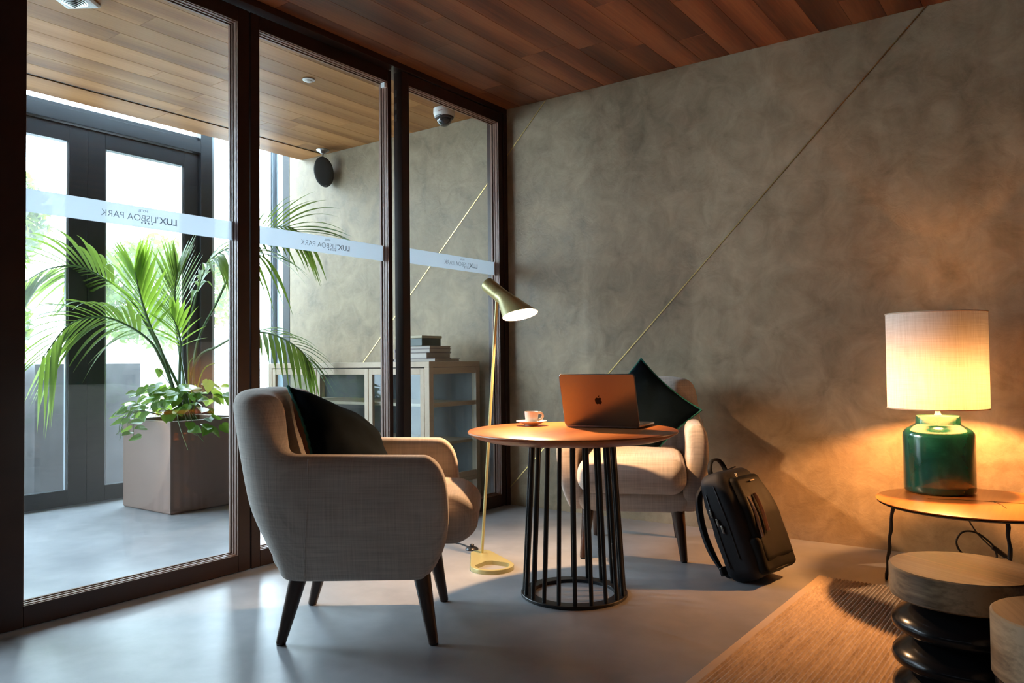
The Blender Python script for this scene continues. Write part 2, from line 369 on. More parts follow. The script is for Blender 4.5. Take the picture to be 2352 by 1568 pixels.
# trim board at the street end of the lobby ceiling, past a dark shadow gap
xg = -PW*11
MB().box((xg-.022, RY0, .004), (xg-.001, 0, .013)).obj('shadow_gap', 'dark', ce, smooth=False)
for y0, y1 in ((-1.25, 0), (-2.7, -1.252), (-4.2, -2.702)):
    MB().box((-1.93, y0, -.001), (xg-.024, y1, .014)).obj('edge_board', 'plank_lobby_lit', ce, smooth=False)
MB().box((-1.93, RY0, .013), (-1.90, 0, .6)).obj('bulkhead', 'render', ce, smooth=False)
MB().box((FX-.1, RY0, .6), (-1.90, .15, .66)).obj('soffit', 'render', ce, smooth=False)

# ------------------------------------------------------------------ glazed timber partition
TH = .060
def rect_frame(prefix, x0, x1, y0, y1, z0, z1, sw, rail_b, rail_t, mat, parent, bevel=.002):
    for nm, a, b in (('stile', (x0, y0, z0), (x1, y0+sw, z1)), ('stile', (x0, y1-sw, z0), (x1, y1, z1)),
                     ('rail', (x0, y0+sw, z0), (x1, y1-sw, z0+rail_b)), ('rail', (x0, y0+sw, z1-rail_t), (x1, y1-sw, z1))):
        MB().box(a, b).obj(nm, mat, parent, smooth=False, bevel=bevel)
def text(body, size, loc, rot, mat, parent, name='lettering', align='LEFT', squeeze=1.0, extrude=.0003, bold=0):
    cu = bpy.data.curves.new(name, 'FONT'); cu.body = body; cu.size = size; cu.align_x = align; cu.extrude = extrude; cu.offset = bold
    to = bpy.data.objects.new(name, cu); me = bpy.data.meshes.new_from_object(to); bpy.data.objects.remove(to)
    me.materials.clear(); me.materials.append(MT[mat]); o = bpy.data.objects.new(name, me); col.objects.link(o); o.parent = parent
    o.matrix_local = Matrix.Translation(loc) @ rot @ Matrix.Diagonal((squeeze, 1, 1, 1)); return o
LOBBY_ROT = Matrix(((0, 0, -1, 0), (-1, 0, 0, 0), (0, 1, 0, 0), (0, 0, 0, 1)))     # faces the lobby, so it reads mirrored from the room
def star(parent, y, z, r):
    vs = []
    for k in range(10):
        a = math.pi/2 + k*math.pi/5; q = r if k % 2 == 0 else r*.42; vs.append((0, y+q*math.cos(a), z+q*math.sin(a)))
    vs2 = [(-.0006, a, b) for _, a, b in vs]; MB().loft([vs, vs2]).obj('star', 'film_text', parent, smooth=False)
def leaf(n, xf, y0, y1, gy0, gy1, txt_y=None, gz0=.075, gz1=2.384, label=''):
    """xf = room-side face of the leaf; glass opening gy0..gy1"""
    d = empty('door_%d' % n, (xf, 0, 0), kind='structure', label=label); z0, z1 = .004, 2.448
    for nm, a, b in (('stile', (-TH, y0, z0), (0, gy0, z1)), ('stile', (-TH, gy1, z0), (0, y1, z1)), ('rail', (-TH, gy0, z0), (0, gy1, gz0)), ('rail', (-TH, gy0, gz1), (0, gy1, z1))):
        MB().box(a, b).obj(nm, 'frame', d, smooth=False, bevel=.0025)
    # stepped glazing beads, coloured lighter to paint in daylight on the reveals
    for xa, xb, wdt in ((-.0085, -.0012, .0012), (-.0265, -.0105, .0035), (-.0375, -.0285, .0060), (-.058, -.0465, .008)):
        for nm, a, b in (('glazing_bead', (xa, gy0, gz0), (xb, gy0+wdt, gz1)), ('glazing_bead', (xa, gy1-wdt, gz0), (xb, gy1, gz1)), ('glazing_bead', (xa, gy0+wdt, gz0), (xb, gy1-wdt, gz0+wdt)), ('glazing_bead', (xa, gy0+wdt, gz1-wdt), (xb, gy1-wdt, gz1))):
            MB().box(a, b).obj(nm, 'frame_edge', d, smooth=False)
    MB().box((-.0445, gy0, gz0), (-.0385, gy1, gz1)).obj('pane', 'glass', d, smooth=False)
    MB().box((-.0380, gy0+.004, 1.430), (-.0372, gy1-.004, 1.512)).obj('frosted_band', 'film', d, smooth=False)
    if txt_y is not None:
        X = -.0368
        text('LUX', .036, (X, txt_y, 1.456), LOBBY_ROT, 'film_text', d, squeeze=1.1, bold=.0006)
        text("'LISBOA PARK", .036, (X, txt_y-.080, 1.456), LOBBY_ROT, 'film_text', d, squeeze=1.03, bold=-.0004)
        text('HOTEL', .013, (X, txt_y-.125, 1.492), LOBBY_ROT, 'film_text', d, squeeze=.95)
        for k in range(4): star(d, txt_y-.128-.0135*k, 1.443, .0052)
    return d
d1 = leaf(1, 0, -2.856, -1.858, -2.757, -1.917, -2.176, label='left glazed timber door leaf with frosted band')
d2 = leaf(2, 0, -1.852, -.975, -1.807, -1.003, -1.243, label='middle glazed timber door leaf with frosted band')
d3 = leaf(3, .045, -.944, -.040, -.889, -.084, -.258, label='right glazed timber door leaf beside the concrete wall')
d0 = leaf(4, 0, -3.78, -2.862, -3.71, -2.93, None, label='door leaf at the left edge of the picture')
MB().box((-.034, -1.022, 2.352), (-.006, -1.004, 2.378)).obj('sensor', 'white', d2, smooth=False, bevel=.002)     # contact sensor in the head of the leaf
for z in (2.33, 2.26, 2.20):
    MB().box((-.043, -.9535, z-.018), (-.030, -.951, z+.018)).obj('hinge', 'steel', d3, smooth=False)
tj = empty('trim_1', kind='structure', label='dark timber head and jamb around the glazed doors')
MB().box((-.10, -3.78, 2.452), (.052, .0, CEIL+.002)).obj('head', 'frame', tj, smooth=False, bevel=.002)
MB().box((-.08, -.038, 0), (.052, .0, 2.452)).obj('jamb', 'frame', tj, smooth=False, bevel=.002)

# ------------------------------------------------------------------ street facade
def glazed(n, typ, y0, y1, z0, z1, sw, rb, rt, label, x=FX, handle=None, th=.06, mat='grey_alu'):
    d = empty('%s_%d' % (typ, n), (x, 0, 0), kind='structure', label=label)
    rect_frame('', -th/2, th/2, y0, y1, z0, z1, sw, rb, rt, mat, d)
    MB().box((-.006, y0+sw, z0+rb), (.006, y1-sw, z1-rt)).obj('pane', 'glass_street', d, smooth=False)
    for a, b in (((.0, y0+sw, z0+rb), (.02, y0+sw+.012, z1-rt)), ((.0, y1-sw-.012, z0+rb), (.02, y1-sw, z1-rt))):
        MB().box(a, b).obj('glazing_gasket', 'light_alu', d, smooth=False)
    return d
glazed(5, 'door', -2.36, -1.461, .008, 2.445, .115, .10, .110, 'left leaf of the anthracite street door')
glazed(6, 'door', -1.459, -.665, .008, 2.445, .115, .10, .110, 'right leaf of the anthracite street door')
glazed(1, 'window', -.568, .02, .02, 2.98, .03, .03, .03, 'bright sidelight beside the street door', mat='light_alu')
glazed(2, 'window', -2.40, -.60, 2.540, 2.98, .03, .03, .03, 'transom light over the street door')
glazed(3, 'window', -4.3, -2.50, .02, 2.98, .05, .05, .05, 'street window left of the anthracite door')
tag(MB().box((FX-.1, RY0, 0), (FX+.05, -4.3, 3.08)).obj('wall_street_unseen', 'plaster', smooth=False), kind='structure')  # unseen wall, added in place of glazing to cut daylight on the back wall
tf = empty('trim_2', (FX, 0, 0), kind='structure', label='anthracite posts and head of the street door')
for a, b in (((-.06, -.663, 0), (.06, -.57, 2.98)), ((-.06, -2.50, 0), (.06, -2.362, 2.98)), ((-.06, -2.362, 2.450), (.06, -.663, 2.538))):
    MB().box(a, b).obj('post', 'grey_alu', tf, smooth=False, bevel=.003)
MB().box((.147, -.002, 0), (.228, .15, 2.98)).obj('end_post', 'dark', tf, smooth=False)
MB().box((-.05, .022, 0), (.145, .14, 2.98)).obj('reveal', 'light_alu', tf, smooth=False)

# ------------------------------------------------------------------ outside
tag(MB().box((-9, -9, -.16), (FX-.1, 4, -.03)).obj('ground', 'pavement', smooth=False), 'pale paving outside the street door', kind='structure')
tag(MB().box((-6.6, -9, -.03), (-6.4, 4, 1.25)).obj('wall_garden', 'render', smooth=False), 'white rendered garden wall across the yard', kind='structure')
for (ya, yb, xa, xb, lab) in ((-1.575, -.845, -3.30, -2.75, 'tall grey box planter standing outside the right door leaf'), (-2.42, -1.66, -3.30, -2.78, 'grey box planter outside the left door leaf, cut by the door frame')):
    b = empty('box_planter', ((xa+xb)/2, (ya+yb)/2, -.03), label=lab, cat='planter', group='box planters outside')
    hx, hy = (xb-xa)/2, (yb-ya)/2
    t = .03; H = .94; bb = MB()
    out = [(-hx,-hy),(hx,-hy),(hx,hy),(-hx,hy)]; inn = [(-hx+t,-hy+t),(hx-t,-hy+t),(hx-t,hy-t),(-hx+t,hy-t)]
    bb.loft([[(x,y,0) for x,y in out], [(x,y,H) for x,y in out], [(x,y,H) for x,y in inn], [(x,y,H-.08) for x,y in inn]])
    bb.obj('box', 'boxgrey', b, smooth=False, bevel=.004)
def bush(name, loc, size, n, seed, label, ls=.05, stuff=True, trunk=None):
    rr = random.Random(seed); t = empty(name, loc, label=label, cat=name.replace('_', ' ').split()[-1])
    m = MB(); core = []
    for i in range(n):
        while True:
            q = Vector([rr.uniform(-1, 1) for _ in range(3)])
            if .35 < q.length < 1: break
        c = Vector((q.x*size[0], q.y*size[1], size[3]+q.z*size[2])); c += c.normalized()*noise.noise(c*2)*.12
        a = Vector([rr.uniform(-1, 1) for _ in range(3)]).normalized(); b = a.cross(Vector([rr.uniform(-1, 1) for _ in range(3)])).normalized(); s = ls*rr.uniform(.7, 1.3)
        k = a.cross(b)*s*.18
        m.add([c-a*s, c+b*s*.42+k, c+a*s, c-b*s*.42+k], [(0,1,2),(0,2,3)])
    f = m.obj('foliage', 'hedge', t, smooth=False); f['kind'] = 'stuff'
    st = MB()
    st.tube([(0,0,0),(.01,.02,size[3]*.6),(0,0,size[3])], trunk or .03, 8)
    for k in range(5):
        a = k*1.26; st.tube([(0,0,size[3]*.5),(math.cos(a)*size[0]*.3, math.sin(a)*size[1]*.3, size[3]*.9),(math.cos(a)*size[0]*.6, math.sin(a)*size[1]*.6, size[3]+size[2]*.4)], .012, 6)
    st.obj('trunk', 'bark', t); return t
bush('garden_bush', (-5.2, -1.15, -.03), (.7, .66, .62, 2.30), 3600, 3, 'sunlit leafy bush seen high through the left street door pane', .065, trunk=.05)
bush('small_tree', (-5.35, .75, -.03), (.75, .95, .62, 1.72), 2600, 5, 'bright yellow green shrub seen through the right street door pane', .065, trunk=.045)
bush('yard_shrub', (-4.0, -1.45, -.03), (.30, .34, .36, 1.22), 1500, 8, 'shaded shrub below the frosted band in the left street door', .055)

# ------------------------------------------------------------------ lobby: planter, palm, pothos
PX0, PX1, PY0, PY1, PH = -2.0, -1.457, -1.370, -.825, .555
pc = Vector(((PX0+PX1)/2, (PY0+PY1)/2, 0))
pl = empty('planter', pc, label='square bronze planter holding the palm in the lobby', cat='planter')
h = (PX1-PX0)/2; t_ = .03
def sq(k, z): return [(-k,-k,z),(k,-k,z),(k,k,z),(-k,k,z)]
MB().loft([sq(h-.006, 0), sq(h, .01), sq(h, PH), sq(h-t_, PH), sq(h-t_, PH-.07)]).obj('box', 'planter', pl, smooth=False, bevel=.006)
sm = MB(); nn = 14; k = h-t_-.001
sm.add([(-k+2*k*i/nn, -k+2*k*j/nn, PH-.045+.02*noise.noise(Vector((i*.7, j*.7, 0)))) for i in range(nn+1) for j in range(nn+1)], [(i*(nn+1)+j, (i+1)*(nn+1)+j, (i+1)*(nn+1)+j+1, i*(nn+1)+j+1) for i in range(nn) for j in range(nn)])
sm.obj('soil', 'soil', pl)

palm = empty('kentia_palm', (pc.x, pc.y, PH-.03), label='tall arching kentia palm growing in the bronze planter', cat='palm')
def leaflet_mesh(base, d, L, wd, droop, seed):
    """one narrow folded leaflet in palm coordinates"""
    d = d.normalized(); n_ = 7; side = d.cross(Vector((0,0,1)))
    if side.length < .1: side = d.cross(Vector((1,0,0)))
    side.normalize(); nu = side.cross(d); vs = []; fs = []
    tw = (random.Random(seed).random()-.5)*1.0
    for i in range(n_+1):
        t = i/n_; p_ = base + d*(L*t) + Vector((0,0,-1))*(L*droop*t**2.2)
        ww = wd*max(.03, math.sin(math.pi*min(1, .12+t*.9))**.75 * (1-t**3*.55)) if i < n_ else .0004
        s2 = side*math.cos(tw*t)+nu*math.sin(tw*t)
        vs += [p_-s2*ww+nu*ww*.35, p_, p_+s2*ww+nu*ww*.35]
    for i in range(n_):
        a = i*3; fs += [(a, a+3, a+4, a+1), (a+1, a+4, a+5, a+2)]
    return vs, fs
BASE = Vector((pc.x, pc.y, PH-.03))
def frond(pix, n, L, mat, droop=.45, wd=.0150, start=.45, spread=1.0, upbias=.15, seed=1, roll=50):
    rr = random.Random(seed); pts = [Vector((BASE.x+rr.uniform(-.05,.05), BASE.y+rr.uniform(-.05,.05), BASE.z))-BASE] + [at(x, y, dd)-BASE for x, y, dd in pix]
    sp = bez(pts, 60); f = MB().tube(sp, lambda t: .0085*(1-t)**.6+.0018, 6).obj('frond', 'stem', palm); f.location = (0,0,0)
    for i in range(n):
        t = start + (1-start)*(i+.5)/n; k = t*60; a = int(k); a = min(a, 59); q = sp[a].lerp(sp[a+1], k-a); tan = (sp[min(a+2, 60)]-sp[max(a-2, 0)]).normalized()
        side = tan.cross(Vector((0,0,1))); side = side.normalized() if side.length > .35 else (_R-tan*_R.dot(tan)).normalized(); nrm = side.cross(tan)
        u = (i+.5)/n; side = side*math.cos(R(roll))+nrm*math.sin(R(roll))
        for s_ in (-1, 1):
            dirv = tan*(.55+.75*u) + side*s_*(1.0-.45*u)*spread + Vector((0,0,1))*(upbias+rr.uniform(-.12,.12))
            ln = L*(.62+.75*math.sin(math.pi*(.12+.80*u))*.62)*rr.uniform(.88, 1.1)
            vs, fs = leaflet_mesh(q, dirv, ln, wd*rr.uniform(.85, 1.15), droop*rr.uniform(.75, 1.3), seed*100+i*2+s_)
            MB().add(vs, fs).obj('leaflet', mat, f, ang=80)
D = 5.02
frond([(372,830,D-.05),(344,783,D-.1),(293,747,D-.15),(234,728,D-.2),(160,745,D-.25),(95,825,D-.25)], 19, .48, 'palm', .5, seed=1, upbias=-.02, start=.40, roll=-40)
frond([(345,760,D+.05),(290,675,D+.05),(240,640,D+.0),(180,612,D-.05),(110,618,D-.1),(45,655,D-.1)], 19, .50, 'palm', .45, seed=2, upbias=.08, start=.42, roll=-42)
frond([(372,810,D-.15),(348,755,D-.25),(330,705,D-.35),(318,660,D-.4),(310,625,D-.45)], 14, .33, 'palm_y', .08, seed=3, start=.36, spread=.75, upbias=.25, roll=0)
frond([(413,830,D-.1),(415,790,D-.2),(408,755,D-.25),(394,722,D-.3)], 9, .25, 'palm_y', .15, seed=4, start=.42, spread=.85, upbias=.15, roll=0)
frond([(432,780,D+.1),(448,690,D+.1),(465,630,D+.05),(490,590,D),(540,568,D-.1),(610,590,D-.15)], 17, .40, 'palm', .5, seed=5, start=.36, upbias=.05, roll=-45)
frond([(450,800,D+.15),(500,690,D+.2),(550,590,D+.2),(600,535,D+.1),(655,520,D+.0),(700,540,D-.05)], 17, .44, 'palm', .32, seed=6, start=.45, upbias=.12, roll=-55)
frond([(450,830,D+.1),(500,795,D+.1),(560,766,D+.05),(620,766,D+.0),(680,796,D-.05),(712,832,D-.05)], 14, .26, 'palm', .45, seed=7, start=.5, upbias=-.05, roll=-30)
frond([(408,780,D+.25),(404,725,D+.3),(402,670,D+.35),(408,620,D+.4)], 14, .40, 'palm', .08, seed=8, start=.38, spread=.65, upbias=.35, roll=0)
frond([(360,790,D+.2),(320,700,D+.3),(275,630,D+.35),(235,575,D+.4),(200,545,D+.4)], 14, .36, 'palm', .3, seed=9, start=.45, spread=.9, upbias=.2, roll=-35)
for (x1, y1, d1_) in ((446, 818, 4.95), (510, 830, 5.0)):     # unopened spears
    MB().tube(bez([(0,.03,0), at(x1-(x1-420)*.5, (y1+876)/2, d1_)-BASE, at(x1, y1, d1_)-BASE], 10), lambda t: .006*(1-t)+.001, 6).obj('spear', 'palm_y', palm)

po = empty('pothos', (pc.x, pc.y, PH-.02), label='trailing heart leaved pothos spilling over the rim of the bronze planter', cat='pothos')
def heart_mesh():
    m = MB(); rows = [(-.12,.16),(0,.40),(.15,.52),(.35,.50),(.55,.40),(.75,.25),(.9,.11),(1.0,.01)]; vs = []; fs = []
    for i, (y, ww) in enumerate(rows):
        zc = -.10*max(y, 0)**2; notch = .10 if i == 0 else 0
        vs += [(-ww, y, zc+.10*ww), (-ww*.5, y+ (0 if i else 0), zc+.03*ww), (0, y+notch, zc-.02), (ww*.5, y, zc+.03*ww), (ww, y, zc+.10*ww)]
    for i in range(len(rows)-1):
        for j in range(4): a = i*5+j; fs.append((a, a+1, a+6, a+5))
    return m.add(vs, fs).mesh('leaf', MT['pothos'], ang=80)
hm = heart_mesh(); rr = random.Random(21)
for i in range(175):
    a = rr.uniform(0, 2*math.pi)
    if rr.random() < .62: a = rr.uniform(math.pi*.75, math.pi*1.98)
    rad = rr.uniform(.10, .40); zz = .10 + .09*math.cos(rad*4.2) + rr.uniform(-.05, .07)
    if rad > .27: zz -= (rad-.27)*1.05*rr.uniform(.4, 1.5)
    x, y = rad*math.cos(a)*1.05, rad*math.sin(a)*1.05
    if rad < .33 and zz < .05: zz = .05
    if abs(x) < h+.03 and abs(y) < h+.03 and zz < .045: zz = .045+rr.uniform(0, .05)
    s = rr.uniform(.055, .092)
    share('leaf', hm, po, (x, y, zz), (R(rr.uniform(-55, 5)), R(rr.uniform(-35, 35)), a-math.pi/2+rr.uniform(-.7, .7)), (s*.85, s, s))
for x1, y1, d1_, s in ((478, 874, 4.75, .085), (365, 848, 4.9, .06)):
    q = at(x1, y1, d1_)-Vector((pc.x, pc.y, PH-.02)); share('leaf', hm, po, q, (R(-65), R(10), R(35)), (s*.85, s, s))
    MB().tube(bez([(.05,.02,.02), q*.55+Vector((0,0,.04)), q], 8), .0025, 5).obj('vine', 'vine', po)
for i in range(14):
    a = rr.uniform(math.pi*.8, math.pi*1.9); r1 = rr.uniform(.33, .42)
    MB().tube(bez([(.12*math.cos(a), .12*math.sin(a), .03), (.30*math.cos(a), .30*math.sin(a), .075), (r1*math.cos(a+.1), r1*math.sin(a+.1), rr.uniform(-.08, .02)), ((r1+.02)*math.cos(a+.2), (r1+.02)*math.sin(a+.2), rr.uniform(-.16, -.03))], 10), .0022, 5).obj('vine', 'vine', po)

# ------------------------------------------------------------------ lobby: cabinet, books
CX0, CX1, CY0, CY1, CH, CB = -1.690, -.176, -.497, -.012, .897, .15
cab = empty('display_cabinet', ((CX0+CX1)/2, (CY0+CY1)/2, 0), label='pale oak display cabinet with glass doors against the concrete wall', cat='cabinet')
ox, oy = -(CX0+CX1)/2, -(CY0+CY1)/2
def cb(nm, a, b, mat='oak', parent=cab, bev=.0015): return MB().box((a[0]+ox, a[1]+oy, a[2]), (b[0]+ox, b[1]+oy, b[2])).obj(nm, mat, parent, smooth=False, bevel=bev)
for x in (CX0, CX1-.038):
    for y in (CY0, CY1-.038): cb('post', (x, y, 0), (x+.038, y+.038, CH-.0345))
cb('top', (CX0, CY0, CH-.034), (CX1, CY1, CH)); cb('bottom', (CX0+.002, CY0+.02, CB), (CX1-.002, CY1, CB+.025))
for z in (.625, .385): cb('shelf', (CX0+.04, CY0+.04, z), (CX1-.04, CY1-.01, z+.018))
for x in (CX0, CX1-.02):
    s_ = 1 if x == CX0 else 0
    cb('side_rail', (x+.004, CY0+.04, CB+.026), (x+.018, CY1-.04, CB+.06)); cb('side_rail', (x+.004, CY0+.04, CH-.075), (x+.018, CY1-.04, CH-.036))
    cb('side_rail', (x+.004, CY0+.04, .622), (x+.018, CY1-.04, .65))
    cb('side_pane', (x+.009, CY0+.04, CB+.03), (x+.013, CY1-.04, CH-.04), 'glass_cab', bev=0)
cb('back_panel', (CX0+.04, CY1-.008, CB+.02), (CX1-.04, CY1-.003, CH-.036), 'cabback')
ds = [CX0+.040, -1.183, -.690, CX1-.040]
for i in range(3):
    a, b = ds[i]+.003, ds[i+1]-.003; dd = empty('door', (0, 0, 0)); dd.parent = cab; z0, z1 = CB+.03, CH-.040
    for q in (((a, CY0+.002, z0), (a+.032, CY0+.022, z1)), ((b-.032, CY0+.002, z0), (b, CY0+.022, z1))): cb('door_stile', *q, parent=dd)
    for q in (((a+.032, CY0+.002, z0), (b-.032, CY0+.022, z0+.04)), ((a+.032, CY0+.002, z1-.038), (b-.032, CY0+.022, z1))): cb('door_rail', *q, parent=dd)
    cb('pane', (a+.032, CY0+.010, z0+.04), (b-.032, CY0+.014, z1-.038), 'glass_cab', parent=dd, bev=0)
def book(cx, cy_, z, sx, sy, th, rz, cover, label):
    t = empty('book', (cx, cy_, z), R(rz), label=label, cat='book', group='books on the display cabinet')
    c = .003
    MB().box((-sx/2, -sy/2, 0), (sx/2, sy/2, c)).obj('cover', cover, t, smooth=False, bevel=.001); MB().box((-sx/2, -sy/2, th-c), (sx/2, sy/2, th)).obj('cover', cover, t, smooth=False, bevel=.001)
    sp = MB(); prof = [(-sx/2-.001, 0), (-sx/2-.007, th*.3), (-sx/2-.007, th*.7), (-sx/2-.001, th), (-sx/2+.003, th-c), (-sx/2+.003, c)]
    sp.loft([[(x, y, zz) for x, zz in prof] for y in (-sy/2, sy/2)]).obj('spine', cover, t, bevel=0)
    MB().box((-sx/2+.004, -sy/2+.005, c+.0003), (sx/2-.005, sy/2-.005, th-c-.0003)).obj('pages', 'paper', t, smooth=False)
    return t
z = CH+.001
book(-.372, -.30, z, .33, .26, .018, 4, 'book3', 'large thin grey book at the bottom of the stack on the cabinet'); z += .0185
book(-.42, -.28, z, .28, .22, .036, -3, 'book2', 'thick taupe book second from the bottom of the cabinet stack'); z += .0365
book(-.415, -.285, z, .285, .215, .024, 2, 'book1', 'mauve book third from the bottom of the cabinet stack'); z += .0245
book(-.41, -.28, z, .28, .20, .017, -1, 'book2', 'slim taupe book directly under the dark keepsake box'); z += .0175
bx = empty('keepsake_box', (-.455, -.285, z), R(-2), label='dark green keepsake box with sand lid on top of the book stack', cat='box')
MB().box((-.115, -.085, 0), (.115, .085, .048)).obj('box', 'bookbox', bx, smooth=False, bevel=.002); MB().box((-.12, -.09, .0485), (.12, .09, .064)).obj('lid', 'lid', bx, smooth=False, bevel=.002)

# ------------------------------------------------------------------ lobby ceiling fittings
q = on_z(1020, 249, CEIL)
dm = empty('dome_camera', (q.x, q.y, CEIL-.001), label='white dome security camera on the lobby ceiling above the right door leaf', cat='camera')
MB().lathe([(.058,0),(.067,-.004),(.068,-.03),(.063,-.052),(.058,-.056),(.05,-.056)], 48).obj('housing', 'white', dm)
MB().lathe([(.058,-.050),(.061,-.056),(.058,-.064),(.050,-.068),(.046,-.062)], 48).obj('ring', 'black_plastic', dm)
MB().lathe([(.048*math.cos(a), -.066-.048*math.sin(a)) for a in [i*math.pi/20 for i in range(10)]]+[(.001,-.114)], 40).obj('dome', 'dome', dm)
MB().lathe([(.004,0),(.004,-.003),(.002,-.004)], 12).obj('status_light', 'white', dm, loc=(.03, -.055, -.054))
text('BOSCH', .010, (.012, -.0682, -.036), Matrix(((1,0,0,0),(0,0,-1,0),(0,1,0,0),(0,0,0,1))), 'red_print', dm)
q = on_z(709, 182, CEIL)
sd = empty('smoke_detector', (q.x, q.y, CEIL-.001), label='small round white ceiling fitting in the lobby seen through the middle leaf', cat='detector')
MB().lathe([(.028,0),(.034,-.002),(.034,-.005),(.022,-.008),(.021,-.004)], 32).obj('flange', 'white', sd); MB().lathe([(.019,-.004),(.019,-.013),(.012,-.016),(.001,-.0165)], 28).obj('sensor_head', 'white', sd)
q = on_z(170, -6, CEIL)
ex = empty('ceiling_vent', (q.x, q.y, CEIL-.001), R(34), label='square white slatted device on the lobby ceiling at the top edge of the picture', cat='vent')
MB().loft([sq(.075, 0), sq(.078, -.006), sq(.070, -.016), sq(.060, -.018)]).obj('housing', 'white', ex, smooth=False, bevel=.003)
for k in range(6):
    r0 = .052-.008*k
    MB().lathe([(r0, -.016-.004*k-.001), (r0+.002, -.020-.004*k), (r0-.004, -.021-.004*k), (r0-.005, -.017-.004*k)], 28).obj('slat', 'steel', ex)
MB().lathe([(.050,-.015),(.044,-.022),(.012,-.038),(.001,-.039)], 28).obj('cone', 'black_plastic', ex)
q = on_z(741, 344, CEIL)
sp = empty('ceiling_speaker', (q.x, q.y, CEIL-.001), label='black oval loudspeaker hanging from a silver ceiling mount in the lobby', cat='speaker')
MB().lathe([(.047,0),(.049,-.003),(.038,-.012),(.018,-.024),(.008,-.030)], 40).obj('mount', 'steel', sp)
MB().tube(bez([(0,0,-.03),(.004,-.004,-.045),(.0,-.012,-.075)], 8), .0075, 10).obj('arm', 'steel', sp)
yaw = math.atan2(CAM.y-q.y, CAM.x-q.x)
def egg(scale, x0, x1, z0=-.052, n=40, m=12):
    b = MB(); loops = []
    for i in range(m+1):
        a = math.pi*i/m; xx = x0+(x1-x0)*(1-math.cos(a))/2; k = max(.02, math.sin(a)**.6)
        loops.append([Vector((xx, .070*scale*k*math.cos(u), z0-.112+.112*scale*k*math.sin(u)*(1.0))) for u in [2*math.pi*j/n for j in range(n)]])
    return b.loft(loops)
rot = Matrix.Rotation(yaw-R(8), 4, 'Z') @ Matrix.Translation((0,0,-.1)) @ Matrix.Rotation(R(7), 4, 'X') @ Matrix.Rotation(R(10), 4, 'Y') @ Matrix.Translation((0,0,.1))
egg(1.0, -.07, .045).xf(rot).obj('cabinet', 'speaker', sp)
egg(.985, .02, .052).xf(rot).obj('grille', 'speaker', sp)
MB().box((.0515, -.010, -.270), (.0525, .010, -.266)).xf(rot).obj('badge', 'steel', sp, smooth=False)

# ------------------------------------------------------------------ rug
rg = empty('rug', (2.055, -.645, .001), R(-1.0), label='natural jute rug with a pale bound edge on the concrete floor', cat='rug')
m = MB(); pitch = .0138; nx = 146; ny = 150; L = 2.3; vs = []; fs = []
for i in range(nx*3+1):
    x = i*pitch/3; zt = (.0015, .0092, .0092)[i % 3]
    for j in range(ny+1):
        y = -L*j/ny; vs.append((x+.0015*noise.noise(Vector((x*20, y*9, 0))), y, zt+.0012*noise.noise(Vector((x*90, y*60, 1)))))
for i in range(nx*3):
    for j in range(ny): a = i*(ny+1)+j; fs.append((a, a+1, a+ny+2, a+ny+1))
o = m.add(vs, fs).obj('weave', 'rug', rg, ang=180); o['kind'] = 'stuff'; o.location = (.022, 0, 0)
MB().box((.0, -L, 0), (.030, .006, .0095)).obj('binding', 'tape', rg, smooth=False, bevel=.003)

